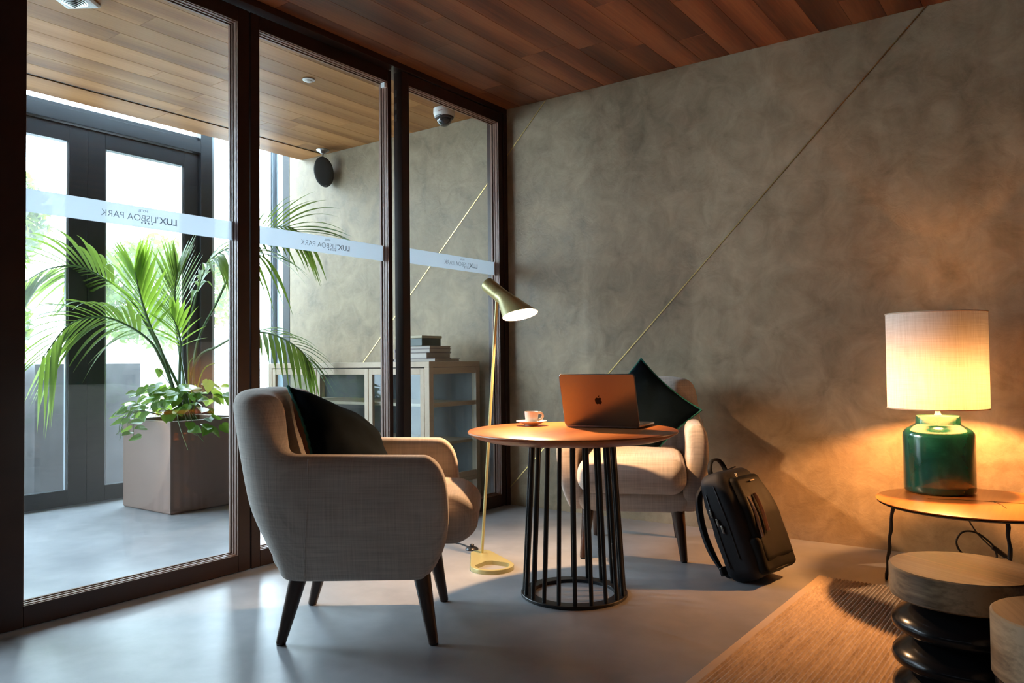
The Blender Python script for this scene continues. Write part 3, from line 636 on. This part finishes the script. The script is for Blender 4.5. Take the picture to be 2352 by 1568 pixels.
# ------------------------------------------------------------------ armchair
def make_armchair():
    t = empty('armchair', (0,0,0), cat='armchair', group='matching armchairs at the round table')
    WX, YB = .326, -.135
    def yfront(z):
        ks = [(.20,.19),(.23,.235),(.29,.283),(.39,.303),(.49,.298),(.55,.288),(.58,.270),(.598,.246),(.612,.20)]
        for (a, b), (c, d) in zip(ks, ks[1:]):
            if z <= c: return b+(d-b)*max(0, (z-a)/(c-a))
        return ks[-1][1]
    stations = []     # (kind, param)
    arm = [1.0, .985, .93, .8, .6, .4, .2, .0]; sqz = {1.0: .42, .985: .84}
    for s in arm: stations.append(('arm', -1, s))
    nb = 22
    for i in range(1, nb): stations.append(('back', 0, i/nb))
    for s in reversed(arm): stations.append(('arm', 1, s))
    def ring(st):
        kind, sd, s = st; out = []
        if kind == 'arm':
            n = Vector((sd, 0)); top = .604+.006*(1-s); th = .094; backness = 0
        else:
            a = math.pi*(1-s); cs, sn = math.cos(a), math.sin(a); e = 2/2.7
            cx_ = WX*math.copysign(abs(cs)**e, cs); cy_ = YB-.235*abs(sn)**e
            n = Vector((math.copysign(abs(cs)**(2-e), cs)/WX, -abs(sn)**(2-e)/.235)).normalized(); backness = sstep(0, 1, abs(sn)**1.0)
            top = .610+(.795-.610)*sstep(.18, .62, abs(sn))+.015*sstep(.6, 1, abs(sn)); th = .094+.035*sstep(.2, .8, abs(sn))
        half_ = [(.82,.215),(.93,.222),(.98,.255),(1,.31),(1,.40),(1,.48),(1,top-.085),(1,top-.042),(.88,top-.013),(.66,top-.001)]
        zs = half_+[(1-a_, b_) for a_, b_ in reversed(half_)]
        for o_, z in zs:
            inset = (.035+.075*backness)*(1-sstep(.18, .50, z))**1.3 - backness*.055*sstep(.35, .85, z) - .012*math.sin(math.pi*min(1, max(0, (z-.22)/.4)))*(1-backness)
            k = o_
            if kind == 'arm' and s in sqz: k = .5+(o_-.5)*sqz[s]
            dd = inset + k*th + (0.02*sstep(.3,.8,z)*backness if o_ > .8 else 0)
            if kind == 'arm':
                x = sd*(WX - dd); y = YB + s*(yfront(z)-YB); p_ = Vector((x, y, z))
            else:
                p_ = Vector((cx_-n.x*dd, cy_-n.y*dd, z))
            out.append(p_)
        return out
    m = MB(); loops = [ring(s) for s in stations]
    m.loft(loops, caps=(False, False)); nz_ = len(loops[0])
    for b0_ in (0, (len(loops)-1)*nz_):
        for i_ in range(nz_//2-1): m.f.append((b0_+i_, b0_+i_+1, b0_+nz_-2-i_, b0_+nz_-1-i_))
    m.obj('shell', 'fabric', t, sub=2, ang=180)
    # base under the seat
    def wp(p_):
        k = 1-.10*(1-sstep(-.05, .02, p_.z)); return Vector((p_.x*k, p_.y*k, p_.z))
    MB().rbox((.258, .262, .052), .03, (0, .004, .262), 3, 4, wp).obj('seat_base', 'fabric', t, ang=180)
    def cush(p_):
        u, v = p_.x/.25, p_.y/.30
        z = p_.z + (.022*(1-u*u)*(1-v*v) if p_.z > 0 else 0)
        f = 1+.06*math.cos(math.pi*.5*p_.z/.08) if p_.y > .15 else 1
        return Vector((p_.x*(1+.03*(1-abs(u))), p_.y*f, z))
    cu = MB().rbox((.236, .315, .078), .066, (0, .052, .383), 5, 6, cush).obj('seat_cushion', 'fabric', t, ang=180)
    # stitched seam lines on the shell: where the back panel meets the arms and around the back
    for sd in (-1, 1):
        pts = []
        for z in [.225+.375*i/14 for i in range(15)]:
            inset = .035*(1-sstep(.18, .50, z))**1.3 - .012*math.sin(math.pi*min(1, max(0, (z-.22)/.4)))
            pts.append((sd*(WX-inset-.0015), YB+.012-.02*(1-sstep(.2,.5,z)), z))
        MB().tube(pts, .0026, 6).obj('seam', 'fabric', t)
    for sx in (-1, 1):
        for sy, fy, fx, ty, tx in ((-1, -.242, .204, -.185, .190), (1, .244, .222, .205, .200)):
            b = MB().tube([(sx*tx, ty, .222), (sx*(tx+fx)/2, (ty+fy)/2, .11), (sx*fx, fy, .004)], lambda q: .0285-.0130*q, 20); lg = b.obj('leg', 'legwood', t, ang=50)
            MB().lathe([(.0125, .0), (.0135, .001), (.0135, .004)], 16, (sx*fx, fy, 0)).obj('glide', 'black_plastic', lg)
    return t
ch1 = make_armchair(); ch2 = copy_tree(ch1)
ch1.location = (.926, -2.049, 0); ch1.rotation_euler.z = R(36.4-90)
ch1['label'] = 'beige fabric armchair seen from the side, nearest the camera and the glass doors'
ch2.location = (1.203, -.585, 0); ch2.rotation_euler.z = R(-65.3-90)
ch2['label'] = 'beige fabric armchair behind the round table, facing the camera, back to the concrete wall'

# ------------------------------------------------------------------ pillows
def pillow(name, mat4, a, T, label, seed):
    t = empty(name, label=label, cat='pillow', group='velvet pillows on the armchairs'); t.matrix_world = mat4
    n = 26; H = a/2
    def shape(u, v):
        # concave sides, drawn-out corners
        k = 1-.10*(1-u*u)**1.0*abs(v)**3; k2 = 1-.10*(1-v*v)*abs(u)**3
        x, y = u*H*k2, v*H*k
        hgt = max(0, (1-abs(u)**2.6)*(1-abs(v)**2.6))**.55
        cr = .010*noise.noise(Vector((u*2.3+seed, v*2.3, 0)))*hgt + .006*math.sin(u*9+v*5+seed)*hgt*abs(u*v)**.5
        return x, y, hgt, cr
    for nm, sg, mat in (('front_cover', 1, 'velvet'), ('back_cover', -1, 'tan')):
        vs = []; fs = []
        for i in range(n+1):
            for j in range(n+1):
                u, v = -1+2*i/n, -1+2*j/n; u = math.sin(u*math.pi/2)*.5+u*.5; v = math.sin(v*math.pi/2)*.5+v*.5
                x, y, hg, cr = shape(u, v); vs.append((x, y, sg*(T/2*hg+.0012)+cr))
        for i in range(n):
            for j in range(n): q = i*(n+1)+j; fs.append((q, q+n+1, q+n+2, q+1))
        MB().add(vs, fs).obj(nm, mat, t, ang=180)
    edge = []
    for k in range(120):
        q = k/120*4; s = int(q); f = -1+2*(q-s); u, v = ((f, -1), (1, f), (-f, 1), (-1, -f))[s]
        x, y, hg, cr = shape(u, v); edge.append(Vector((x*1.008, y*1.008, .0018*math.sin(k*2.2))))
    edge.append(edge[0]); MB().tube(edge, .0048, 6).obj('braid_trim', 'teal', t)
    return t
def frame_from(c, down, h, flip=1):
    """pillow standing on a corner: 'down' diagonal and horizontal diagonal h"""
    dn = down.normalized(); hh = (h - dn*h.dot(dn)).normalized(); n = (hh.cross(-dn)).normalized()*flip
    X = ((hh+dn)/math.sqrt(2)).normalized(); Y = n.cross(X)
    return Matrix(((X.x, Y.x, n.x, c.x), (X.y, Y.y, n.y, c.y), (X.z, Y.z, n.z, c.z), (0,0,0,1)))
f1 = Vector((math.cos(R(36.4)), math.sin(R(36.4)), 0)); r1 = Vector((f1.y, -f1.x, 0))
dn1 = Vector((0,0,-1))*math.cos(R(44)) + f1*math.sin(R(44)); h1 = (r1*math.cos(R(16)) - f1*math.sin(R(16)))
c1 = Vector((.926, -2.049, 0)) + f1*(-.075) + r1*(.0) + Vector((0,0,.605))
pillow('throw_pillow', frame_from(c1, dn1, h1, -1), .405, .15, 'navy velvet pillow with tan back and teal edging in the side-on armchair', 1)
f2 = Vector((math.cos(R(-65.3)), math.sin(R(-65.3)), 0)); r2 = Vector((f2.y, -f2.x, 0))
dn2 = Vector((0,0,-1))*math.cos(R(24)) + f2*math.sin(R(24)); h2 = (r2*math.cos(R(8)) - f2*math.sin(R(8)) + Vector((0,0,.02)))
c2 = Vector((1.203, -.585, 0)) + f2*(-.085) + r2*(-.035) + Vector((0,0,.635))
pillow('throw_pillow', frame_from(c2, dn2, h2, -1), .405, .12, 'navy velvet pillow standing on its corner behind the laptop', 4)

# ------------------------------------------------------------------ round table
TC = Vector((1.344, -1.378, 0)); TZ = .626
tb = empty('round_table', TC, label='round cherry wood table on a tapered cage of black rods', cat='table')
MB().lathe([(.001,TZ),(.30,TZ),(.396,TZ),(.4005,TZ-.002),(.4015,TZ-.006),(.399,TZ-.010),(.372,TZ-.024),(.340,TZ-.034),(.30,TZ-.036),(.001,TZ-.036)], 96, caps=(False, False)).obj('table_top', 'table', tb, ang=35)
MB().lathe([(.172,TZ-.036),(.172,TZ-.042),(.125,TZ-.042),(.125,TZ-.036)], 64).obj('top_ring', 'black_metal', tb)
rb = MB(); n = 72; prof = [(.201,.0),(.203,.002),(.203,.010),(.201,.012),(.155,.012),(.153,.010),(.153,.0)]
rb.loft([[(r*math.cos(2*math.pi*j/n), r*math.sin(2*math.pi*j/n), z) for j in range(n)] for r, z in prof+[prof[0]]], caps=(False, False)).obj('base_ring', 'black_metal', tb, ang=30)
a0 = math.atan2(CAM.y-TC.y, CAM.x-TC.x)+R(1)
for k in range(20):
    a = a0+k*math.pi/10; c, s = math.cos(a), math.sin(a)
    MB().tube([(.190*c, .190*s, .010), (.158*c, .158*s, TZ-.038)], .0078, 12).obj('rod', 'black_metal', tb, ang=60)

# ------------------------------------------------------------------ cup, saucer
q = on_z(1221, 977, TZ); SC = Vector((q.x, q.y, TZ))
sa = empty('saucer', SC+Vector((0,0,.0005)), label='white china saucer under the coffee cup', cat='saucer')
MB().lathe([(.001,.003),(.024,.003),(.030,.0045),(.045,.011),(.060,.0165),(.0635,.018),(.0635,.0195),(.059,.0185),(.044,.0135),(.030,.007),(.023,.0055),(.001,.0055)], 64, caps=(False, False)).obj('dish', 'china', sa, ang=60)
MB().lathe([(.024,.0),(.026,.0),(.027,.004),(.023,.004)], 48).obj('foot_ring', 'china', sa)
cu = empty('coffee_cup', SC+Vector((0,0,.0065)), label='white espresso cup with a looped handle on the table', cat='cup')
MB().lathe([(.001,.001),(.018,.001),(.0215,.003),(.0245,.012),(.0272,.030),(.0285,.048),(.0285,.0515),(.0270,.0515),(.0258,.047),(.0245,.030),(.022,.012),(.017,.006),(.001,.005)], 56, caps=(False, False)).obj('bowl', 'china', cu, ang=60)
MB().lathe([(.001,.041),(.0248,.041)], 40, caps=(False, False)).obj('coffee', 'coffee', cu)
hd = _R.copy(); hd.z = 0; hd.normalize()
pts = [hd*r+Vector((0,0,z)) for r, z in ((.0262,.043),(.036,.046),(.0445,.040),(.0455,.030),(.040,.021),(.031,.017),(.0245,.014))]
MB().tube(bez(pts, 22), .0036, 10, flat=1.4).obj('handle', 'china', cu)

# ------------------------------------------------------------------ laptop
hl = Vector((1.255, -1.290, TZ+.001)); hr = Vector((1.563, -1.238, TZ+.001)); ax = (hr-hl).normalized(); pv = Vector((-ax.y, ax.x, 0)); W = .308; Dp = .214
lp = empty('laptop', (hl+hr)/2, math.atan2(ax.y, ax.x), label='open space grey laptop on the round table, lid back towards the camera', cat='laptop')
def rr_loop(w_, d_, r, z, seg=6):
    out = []
    for cx_, cy_, a in ((w_-r, r, -90), (w_-r, d_-r, 0), (r-w_, d_-r, 90), (r-w_, r, 180)):
        for i in range(seg+1): t = R(a+90*i/seg); out.append((cx_+r*math.cos(t), cy_+r*math.sin(t), z))
    return out
MB().loft([rr_loop(W/2-.004, Dp-.004, .008, .0015), rr_loop(W/2, Dp, .010, .005), rr_loop(W/2, Dp, .010, .0115)]).obj('base', 'laptop', lp, ang=30)
MB().box((-.135, .028, .0116), (.135, .125, .0124)).obj('keyboard', 'keys', lp, smooth=False, bevel=.0005)
MB().box((-.055, .132, .0116), (.055, .205, .0119)).obj('trackpad', 'laptop', lp, smooth=False)
tilt = R(17); Lm = Matrix.Translation((0, .004, .0085)) @ Matrix.Rotation(R(90)+tilt, 4, 'X')
lid = MB().loft([rr_loop(W/2, .212, .010, -.0015), rr_loop(W/2, .212, .010, .0025), rr_loop(W/2-.002, .210, .009, .0042)]).xf(Lm).obj('lid', 'laptop', lp, ang=25)
MB().loft([rr_loop(W/2-.004, .206, .007, -.0024), rr_loop(W/2-.004, .206, .007, -.0016)]).xf(Lm).obj('display', 'screen', lp, smooth=False)
AP = [(0,.30),(.10,.34),(.22,.37),(.34,.33),(.43,.24),(.37,.17),(.335,.06),(.35,-.06),(.41,-.15),(.47,-.19),(.43,-.31),(.35,-.44),(.25,-.53),(.15,-.53),(.07,-.49),(0,-.475),(-.08,-.49),(-.17,-.53),(-.26,-.52),(-.36,-.41),(-.44,-.25),(-.47,-.06),(-.46,.12),(-.38,.27),(-.25,.36),(-.12,.35)]
LF = [(.0,.42),(.02,.53),(.09,.62),(.20,.66),(.19,.56),(.12,.46)]
lg = MB()
for P_ in (AP, LF): lg.loft([[(x*.030, .106+y*.030, z) for x, y in P_] for z in (.0040, .00455)])
lg.xf(Lm).obj('logo', 'logo', lid, smooth=False)
MB().tube([Lm @ Vector((-.12, .001, .0)), Lm @ Vector((.12, .001, .0))], .004, 10).obj('hinge', 'keys', lp)

# ------------------------------------------------------------------ floor lamp
ft = on_z(1107, 1272, .012)
fl = empty('floor_lamp', (ft.x, ft.y, 0), label='brass floor lamp with a tilted cone shade, lit, by the glass doors', cat='lamp')
fo = Vector((ft.x, ft.y, 0))
hc = on_z(1131, 1297, .018)-fo; hc.z = 0
def hull(c1, r1, c2, r2, n=64):
    d = (c2-c1); L = d.length; b = math.atan2(d.y, d.x); al = math.acos((r1-r2)/L); out = []
    for i in range(n//2+1): a = b+al+(2*math.pi-2*al)*i/(n//2); out.append((c1.x+r1*math.cos(a), c1.y+r1*math.sin(a)))
    for i in range(n//2+1): a = b-al+2*al*i/(n//2); out.append((c2.x+r2*math.cos(a), c2.y+r2*math.sin(a)))
    return out
dirb = hc.normalized(); cbig = hc+dirb*(-.004); ro = .094; pe = dirb*(-.008)
out = hull(cbig, ro, pe, .050); no = len(out)
inn = [(hc.x+.074*math.cos(math.atan2(y-hc.y, x-hc.x)), hc.y+.074*math.sin(math.atan2(y-hc.y, x-hc.x))) for x, y in out]
bm_ = MB(); bm_.loft([[(x,y,0) for x,y in out], [(x,y,.016) for x,y in out], [(x,y,.018) for x,y in [(hc.x+(a-hc.x)*.988, hc.y+(b-hc.y)*.988) for a,b in out]], [(x,y,.018) for x,y in inn], [(x,y,0) for x,y in inn], [(x,y,0) for x,y in out]], caps=(False, False)).obj('base', 'lampmetal', fl, ang=35)
DT = 3.46
J = at(1147, 676, DT); B = at(1118, 652, DT+.05); RM = at(1195, 723, DT-.10); K = at(1158, 684, DT-.02)
axis = (K-B).normalized()
ptop = at(1142, 680, DT+.005)
MB().tube([(0,0,.016), ptop-fo], .0068, 14).obj('pole', 'lampmetal', fl)
def circ(c, n_, r, N=40, ref=None):
    ref = ref or Vector((0,0,1)); a = (ref-n_*ref.dot(n_)).normalized(); b = n_.cross(a); return [c+a*(r*math.cos(2*math.pi*j/N))+b*(r*math.sin(2*math.pi*j/N)) for j in range(N)]
CR = .0335
hb = MB(); hb.loft([[p_-fo for p_ in circ(c, axis, r)] for c, r in ((B-axis*.001, CR*.55), (B, CR*.85), (B+axis*.003, CR*.96), (B+axis*.008, CR), (J-axis*.0006, CR), (J-axis*.0002, CR*.97))]).obj('head', 'lampmetal', fl, ang=50)
e1 = (at(1235, 712, DT-.14)-at(1155, 734, DT-.10)).normalized(); e2 = (_F*.965-_U*.25); e2 = (e2-e1*e2.dot(e1)).normalized(); nr = e1.cross(e2)
if nr.z < 0: nr = -nr
RR = (at(1235, 712, DT-.12)-at(1155, 734, DT-.12)).length/2; RC = (at(1235, 712, DT-.12)+at(1155, 734, DT-.12))/2
# axis frame aligned between the round collar and the oblique rim
up_ref = -(e1)
def ring_rim(c, r, N=40): 
    a = e1; b = e2
    return [c+a*(r*math.cos(2*math.pi*j/N))+b*(r*math.sin(2*math.pi*j/N)) for j in range(N)]
def ring_col(c, r, N=40):
    a = (e1-axis*e1.dot(axis)).normalized(); b = e2-axis*e2.dot(axis); b = (b-a*b.dot(a)).normalized()
    return [c+a*(r*math.cos(2*math.pi*j/N))+b*(r*math.sin(2*math.pi*j/N)) for j in range(N)]
cA = ring_col(J, CR); cB = ring_col(K, CR); cR = ring_rim(RC, RR)
def lerp_loop(a, b, t): return [p_.lerp(q_, t) for p_, q_ in zip(a, b)]
def shrink(l, k): c = sum(l, Vector())/len(l); return [c+(p_-c)*k for p_ in l]
MB().loft([[p_-fo for p_ in l] for l in (cA, cB, lerp_loop(cB, cR, .5), cR)], caps=(False, False)).obj('shade', 'lampmetal', fl, ang=30)
MB().loft([[p_-fo for p_ in l] for l in (shrink(cA, .9), shrink(cB, .9), shrink(lerp_loop(cB, cR, .5), .965), shrink(cR, .985), cR)], caps=(True, False)).obj('reflector', 'enamel', fl, ang=60)
bl = K.lerp(RC, .42); bd = (RC-K).normalized()
MB().loft([[p_-fo for p_ in circ(bl+bd*(.022*math.sin(a)), bd, .022*math.cos(a), 20)] for a in [R(x) for x in (-80,-60,-35,-10,15,40,65,80)]]).obj('bulb', 'bulb', fl)
lb = bl+bd*.032
light('floor_lamp_light', 'POINT', lb, 108, (1, .58, .29), shadow_soft_size=.018)
sw = on_z(1084, 1262, 0)-fo
MB().lathe([(.030,0),(.031,.003),(.029,.008),(.018,.014),(.010,.016)], 32, tuple(sw)).obj('foot_switch', 'black_plastic', fl); MB().lathe([(.0095,.014),(.011,.017),(.011,.024),(.009,.026),(.001,.0262)], 24, tuple(sw)).obj('switch_button', 'black_plastic', fl)
cpts = [on_z(1094, 1270, .004)-fo, on_z(1089, 1264, .005)-fo, sw+Vector((0,0,.006)), on_z(1060, 1249, .004)-fo, on_z(1036, 1245, .004)-fo, on_z(960, 1240, .004)-fo, on_z(860, 1225, .004)-fo, on_z(760, 1215, .004)-fo]
MB().tube(bez(cpts, 40), .003, 7).obj('cord', 'rubber', fl)

# ------------------------------------------------------------------ backpack
bp = empty('backpack', (1.800, -.775, .004), label='black backpack leaning against the far armchair', cat='backpack'); bp.rotation_euler = (R(-21), 0, R(80))
W2, D2, H2 = .148, .16, .44
def bag(p_):
    k = 1-.13*sstep(.05, .22, p_.z)-.05*(1-sstep(-.22, -.1, p_.z)); f = 1-.20*sstep(.02, .22, p_.z)
    y = p_.y*f + .012*sstep(.0,.22,p_.z) + (-.010*(1-(p_.x/.15)**2)*math.sin(math.pi*(p_.z+.22)/.44) if p_.y < 0 else 0)
    return Vector((p_.x*k, y, p_.z)) + Vector((0, .004, .003))*noise.noise(p_*14)
MB().rbox((W2, D2/2, H2/2), .052, (0, -D2/2, H2/2), 5, 10, bag).obj('body', 'nylon', bp, ang=180)
bp.location.z = -.016
def fp(p_):
    k = 1-.16*sstep(.02, .17, p_.z); return Vector((p_.x*k, p_.y+.030*sstep(.0, .2, p_.z), p_.z)) + Vector((0, .005, 0))*noise.noise(p_*18)
MB().rbox((.118, .026, .175), .024, (.006, -D2-.006, .225), 4, 10, fp).obj('front_pocket', 'leather', bp, ang=180)
MB().rbox((.130, .022, .075), .021, (.004, -D2-.004, .085), 4, 8, lambda p_: Vector((p_.x, p_.y, p_.z))+Vector((0, .006, .003))*noise.noise(p_*20)).obj('lower_pocket', 'leather', bp, ang=180)
for x, z0, z1, y in ((-.092, .150, .310, -.182), (-.050, .165, .318, -.192)):
    def lean(z, y=y): return y+.030*sstep(.225, .425, z)-.012
    pts = [(x+.018*(i/10), lean(z0+(z1-z0)*i/10), z0+(z1-z0)*i/10) for i in range(11)]
    MB().tube(pts, .0085, 8, flat=.5).obj('zip_flap', 'copper', bp)
    MB().tube([(a+.012, b+.001, c) for a, b, c in pts], .0022, 6).obj('zip', 'zip', bp)
MB().box((-.012, -.181, .368), (.022, -.1785, .374)).obj('badge', 'zip', bp, smooth=False, bevel=.001)
pts = [(-.06, -.045, .425), (-.058, -.045, .462), (-.03, -.05, .492), (.02, -.05, .492), (.05, -.047, .462), (.052, -.047, .425)]
MB().tube(bez(pts, 24), .012, 10, flat=.45).obj('carry_handle', 'leather', bp)
for x in (-.075, .075):
    pts = [(x*.7, .002, .405), (x*.9, .045, .36), (x*1.12, .062, .25), (x*1.2, .055, .14), (x*1.3, .02, .045), (x*1.4, -.02, .03)]
    MB().tube(bez(pts, 26), lambda t: .024-.011*sstep(.55, .8, t), 10, flat=.6).obj('shoulder_strap', 'nylon', bp)
MB().box((-.125, .012, .040), (-.085, .026, .075)).obj('buckle', 'black_plastic', bp, smooth=False, bevel=.004)
def side_x(z): return -W2*(1-.13*sstep(.27, .44, z))-.0015
for y, z0, z1 in ((-.045, .06, .36), (-.100, .09, .385)):
    MB().tube([(side_x(z0+(z1-z0)*i/12), y*(1-.20*sstep(.24, .44, z0+(z1-z0)*i/12)), z0+(z1-z0)*i/12) for i in range(13)], .0026, 6).obj('side_zip', 'black_plastic', bp)
for y, z in ((-.043, .285), (-.060, .245), (-.072, .215)):
    MB().rbox((.0025, .005, .016), .002, (side_x(z)-.004, y, z), 2, 2).obj('zip_pull', 'zip', bp)
for x in (-.052, -.044):
    MB().rbox((.0022, .002, .013), .0015, (x, -.148, .402), 2, 2).obj('zip_pull', 'zip', bp)
MB().tube([(.02, -.075, .441), (.06, -.095, .446)], .003, 6).obj('top_zip_pull', 'black_plastic', bp)
MB().tube([(-.10, -D2-.012, .020), (0, -D2-.024, .018), (.11, -D2-.012, .020)], .004, 6).obj('base_piping', 'leather', bp)

# ------------------------------------------------------------------ side table and table lamp
SCN = Vector((2.608, -.545, 0)); SZ = .345; SR = .345
st = empty('side_table', SCN, label='low round oak side table with black rod legs under the green lamp', cat='side table')
MB().lathe([(.001,SZ),(SR-.010,SZ),(SR,SZ-.0015),(SR-.001,SZ-.004),(SR-.012,SZ-.010),(.001,SZ-.010)], 96, caps=(False, False)).obj('table_top', 'sidetable', st, ang=35)
MB().lathe([(SR-.004,SZ-.0102),(SR-.014,SZ-.016),(.001,SZ-.016)], 96, caps=(True, False)).obj('underside', 'black_metal', st, ang=35)
for a, b, c_ in (((-.16, -.03), (.05, .03), 1), ((.05, .03), (.30, .05), 1), ((.05, .03), (.10, -.10), 1)):
    A = Vector((*a, SZ+.0003)); Bq = Vector((*b, SZ+.0003)); MB().tube([A, A.lerp(Bq, .5)+Vector((.005,.006,0)), Bq], .0011, 5).obj('crack_line', 'black_metal', st)
foot1 = Vector((2.285, -.517, 0))-SCN; a1 = math.atan2(foot1.y, foot1.x); rf = foot1.length
for k, da in enumerate((0, R(118), R(-122))):
    a = a1+da; ta = a+(R(22) if k == 0 else 0); top = Vector((.285*math.cos(ta), .285*math.sin(ta), SZ-.015)); bot = Vector((rf*math.cos(a), rf*math.sin(a), .0115 if k == 1 else .002)); pts = []
    for i in range(15):
        t = i/14; pts.append(top.lerp(bot, t)+Vector((.0022*math.sin(i*1.7+k), .0022*math.cos(i*2.1), 0))*(1 if 0 < i < 14 else 0))
    MB().tube(pts, lambda t: .0068+.0010*math.sin(t*23), 10).obj('leg', 'black_metal', st, ang=60)
LC = Vector((2.464, -.372, SZ+.0005))
tl = empty('table_lamp', LC, label='green glazed ceramic table lamp with a lit linen drum shade', cat='lamp')
MB().lathe([(.110,0),(.124,.002),(.130,.010),(.131,.03),(.131,.14),(.131,.225),(.129,.238),(.120,.250),(.098,.264),(.086,.270),(.082,.276),(.081,.302),(.078,.307),(.03,.310),(.001,.311)], 80, caps=(True, False)).obj('body', 'ceramic', tl, ang=50)
MB().lathe([(.014,.309),(.010,.318),(.0085,.335),(.0085,.345),(.012,.352),(.012,.366),(.016,.370),(.016,.388),(.010,.390)], 24).obj('lamp_holder', 'enamel', tl)
SB, ST, SRD = .338, .722, .184
m = MB(); m.lathe([(SRD, SB), (SRD, ST)], 96, caps=(False, False)).obj('shade', 'shade', tl, ang=80)
for z in (SB, ST): MB().tube([(SRD*math.cos(a), SRD*math.sin(a), z) for a in [2*math.pi*j/72 for j in range(73)]], .0026, 6, caps=(False, False)).obj('shade_rim', 'tape', tl)
for k in range(3):
    a = k*2.094; MB().tube([(.012*math.cos(a), .012*math.sin(a), .372), (SRD*math.cos(a), SRD*math.sin(a), ST-.012)], .0016, 5).obj('spider_arm', 'steel', tl)
bz = .47
MB().lathe([(.030,.455),(.040,.463),(.041,.472),(.036,.485),(.022,.496),(.001,.500)], 28, caps=(True, False)).obj('bulb', 'bulb_cap', tl)  # hidden bulb shaped as a wide cap to block light going up
light('table_lamp_light', 'POINT', LC+Vector((0,0,.424)), 88, (1, .41, .115), shadow_soft_size=.026).data.use_shadow = True
dc = 3.25
c1_ = [at(2220, 1180, dc)-LC, at(2240, 1218, dc)-LC, at(2268, 1248, dc)-LC, at(2284, 1262, dc)-LC]
c2_ = [at(2308, 1278, dc)-LC, at(2330, 1292, dc)-LC, at(2356, 1310, dc)-LC, at(2385, 1345, dc+.05)-LC, on_z(2420, 1330, .004)-LC]
MB().tube(bez([Vector((.05, .10, .02)), Vector((.10, .20, -.02)), c1_[0]+Vector((0,.02,0))]+c1_[1:], 30), .0028, 7).obj('cord', 'rubber', tl); MB().tube(bez(c2_, 24), .0028, 7).obj('cord', 'rubber', tl)
lp_ = [at(x, y, dc-.02)-LC for x, y in ((2290, 1262), (2268, 1240), (2240, 1222), (2212, 1221), (2197, 1240), (2203, 1262), (2225, 1280), (2262, 1296), (2288, 1282), (2287, 1264))]
MB().tube(bez(lp_, 48), .0042, 8).obj('cord_loop', 'rubber', tl)
a_, b_ = at(2279, 1255, dc-.02)-LC, at(2312, 1279, dc-.02)-LC
MB().tube([a_, a_.lerp(b_, .08), a_.lerp(b_, .92), b_], lambda t: .0105 if .02 < t < .98 else .006, 10).obj('cord_switch', 'black_plastic', tl); k_ = a_.lerp(b_, .5)-_F*.010
MB().rbox((.006, .003, .004), .0015, tuple(k_), 2, 2).obj('rocker', 'rubber', tl)

# ------------------------------------------------------------------ stools
def stool(loc, prof_top, prof_base, label, rz):
    t = empty('drum_stool', loc, rz, label=label, cat='stool', group='drum stools on the rug')
    MB().lathe(prof_top, 96, caps=(False, False)).obj('seat', 'stool', t, ang=35)
    MB().lathe(prof_base, 80).obj('base', 'black_gloss', t, ang=70); return t
SZ1 = .351; r_ = .168
bp_ = [(.12, 0), (.15, .003)]
for zc in (.062, .142, .226):
    for r0, dz in ((.118, -.040), (.150, -.036), (.162, -.028), (.1655, -.018), (.163, -.008), (.150, .006), (.128, .022), (.112, .034), (.106, .041)): bp_.append((r0, zc+dz))
bp_ = sorted(bp_, key=lambda q: q[1]); bp_.append((.10, SZ1-.0745))
stool((2.676, -1.700, .0122), [(.001,SZ1),(r_-.004,SZ1),(r_,SZ1-.003),(r_,SZ1-.070),(r_-.004,SZ1-.074),(.001,SZ1-.074)], bp_, 'drum stool with mango wood seat on a black ribbed base, beside the side table', R(60))
r_ = .150; SZ2 = .351
bp2 = [(.10, 0), (.135, .004), (.150, .05), (.146, .10), (.135, .15), (.142, .19), (.146, SZ2-.1305)]
stool((2.905, -2.010, .0122), [(.001,SZ2),(r_-.004,SZ2),(r_,SZ2-.003),(r_,SZ2-.126),(r_-.004,SZ2-.130),(.001,SZ2-.130)], bp2, 'thick wooden drum stool cut off at the lower right corner of the picture', R(20))
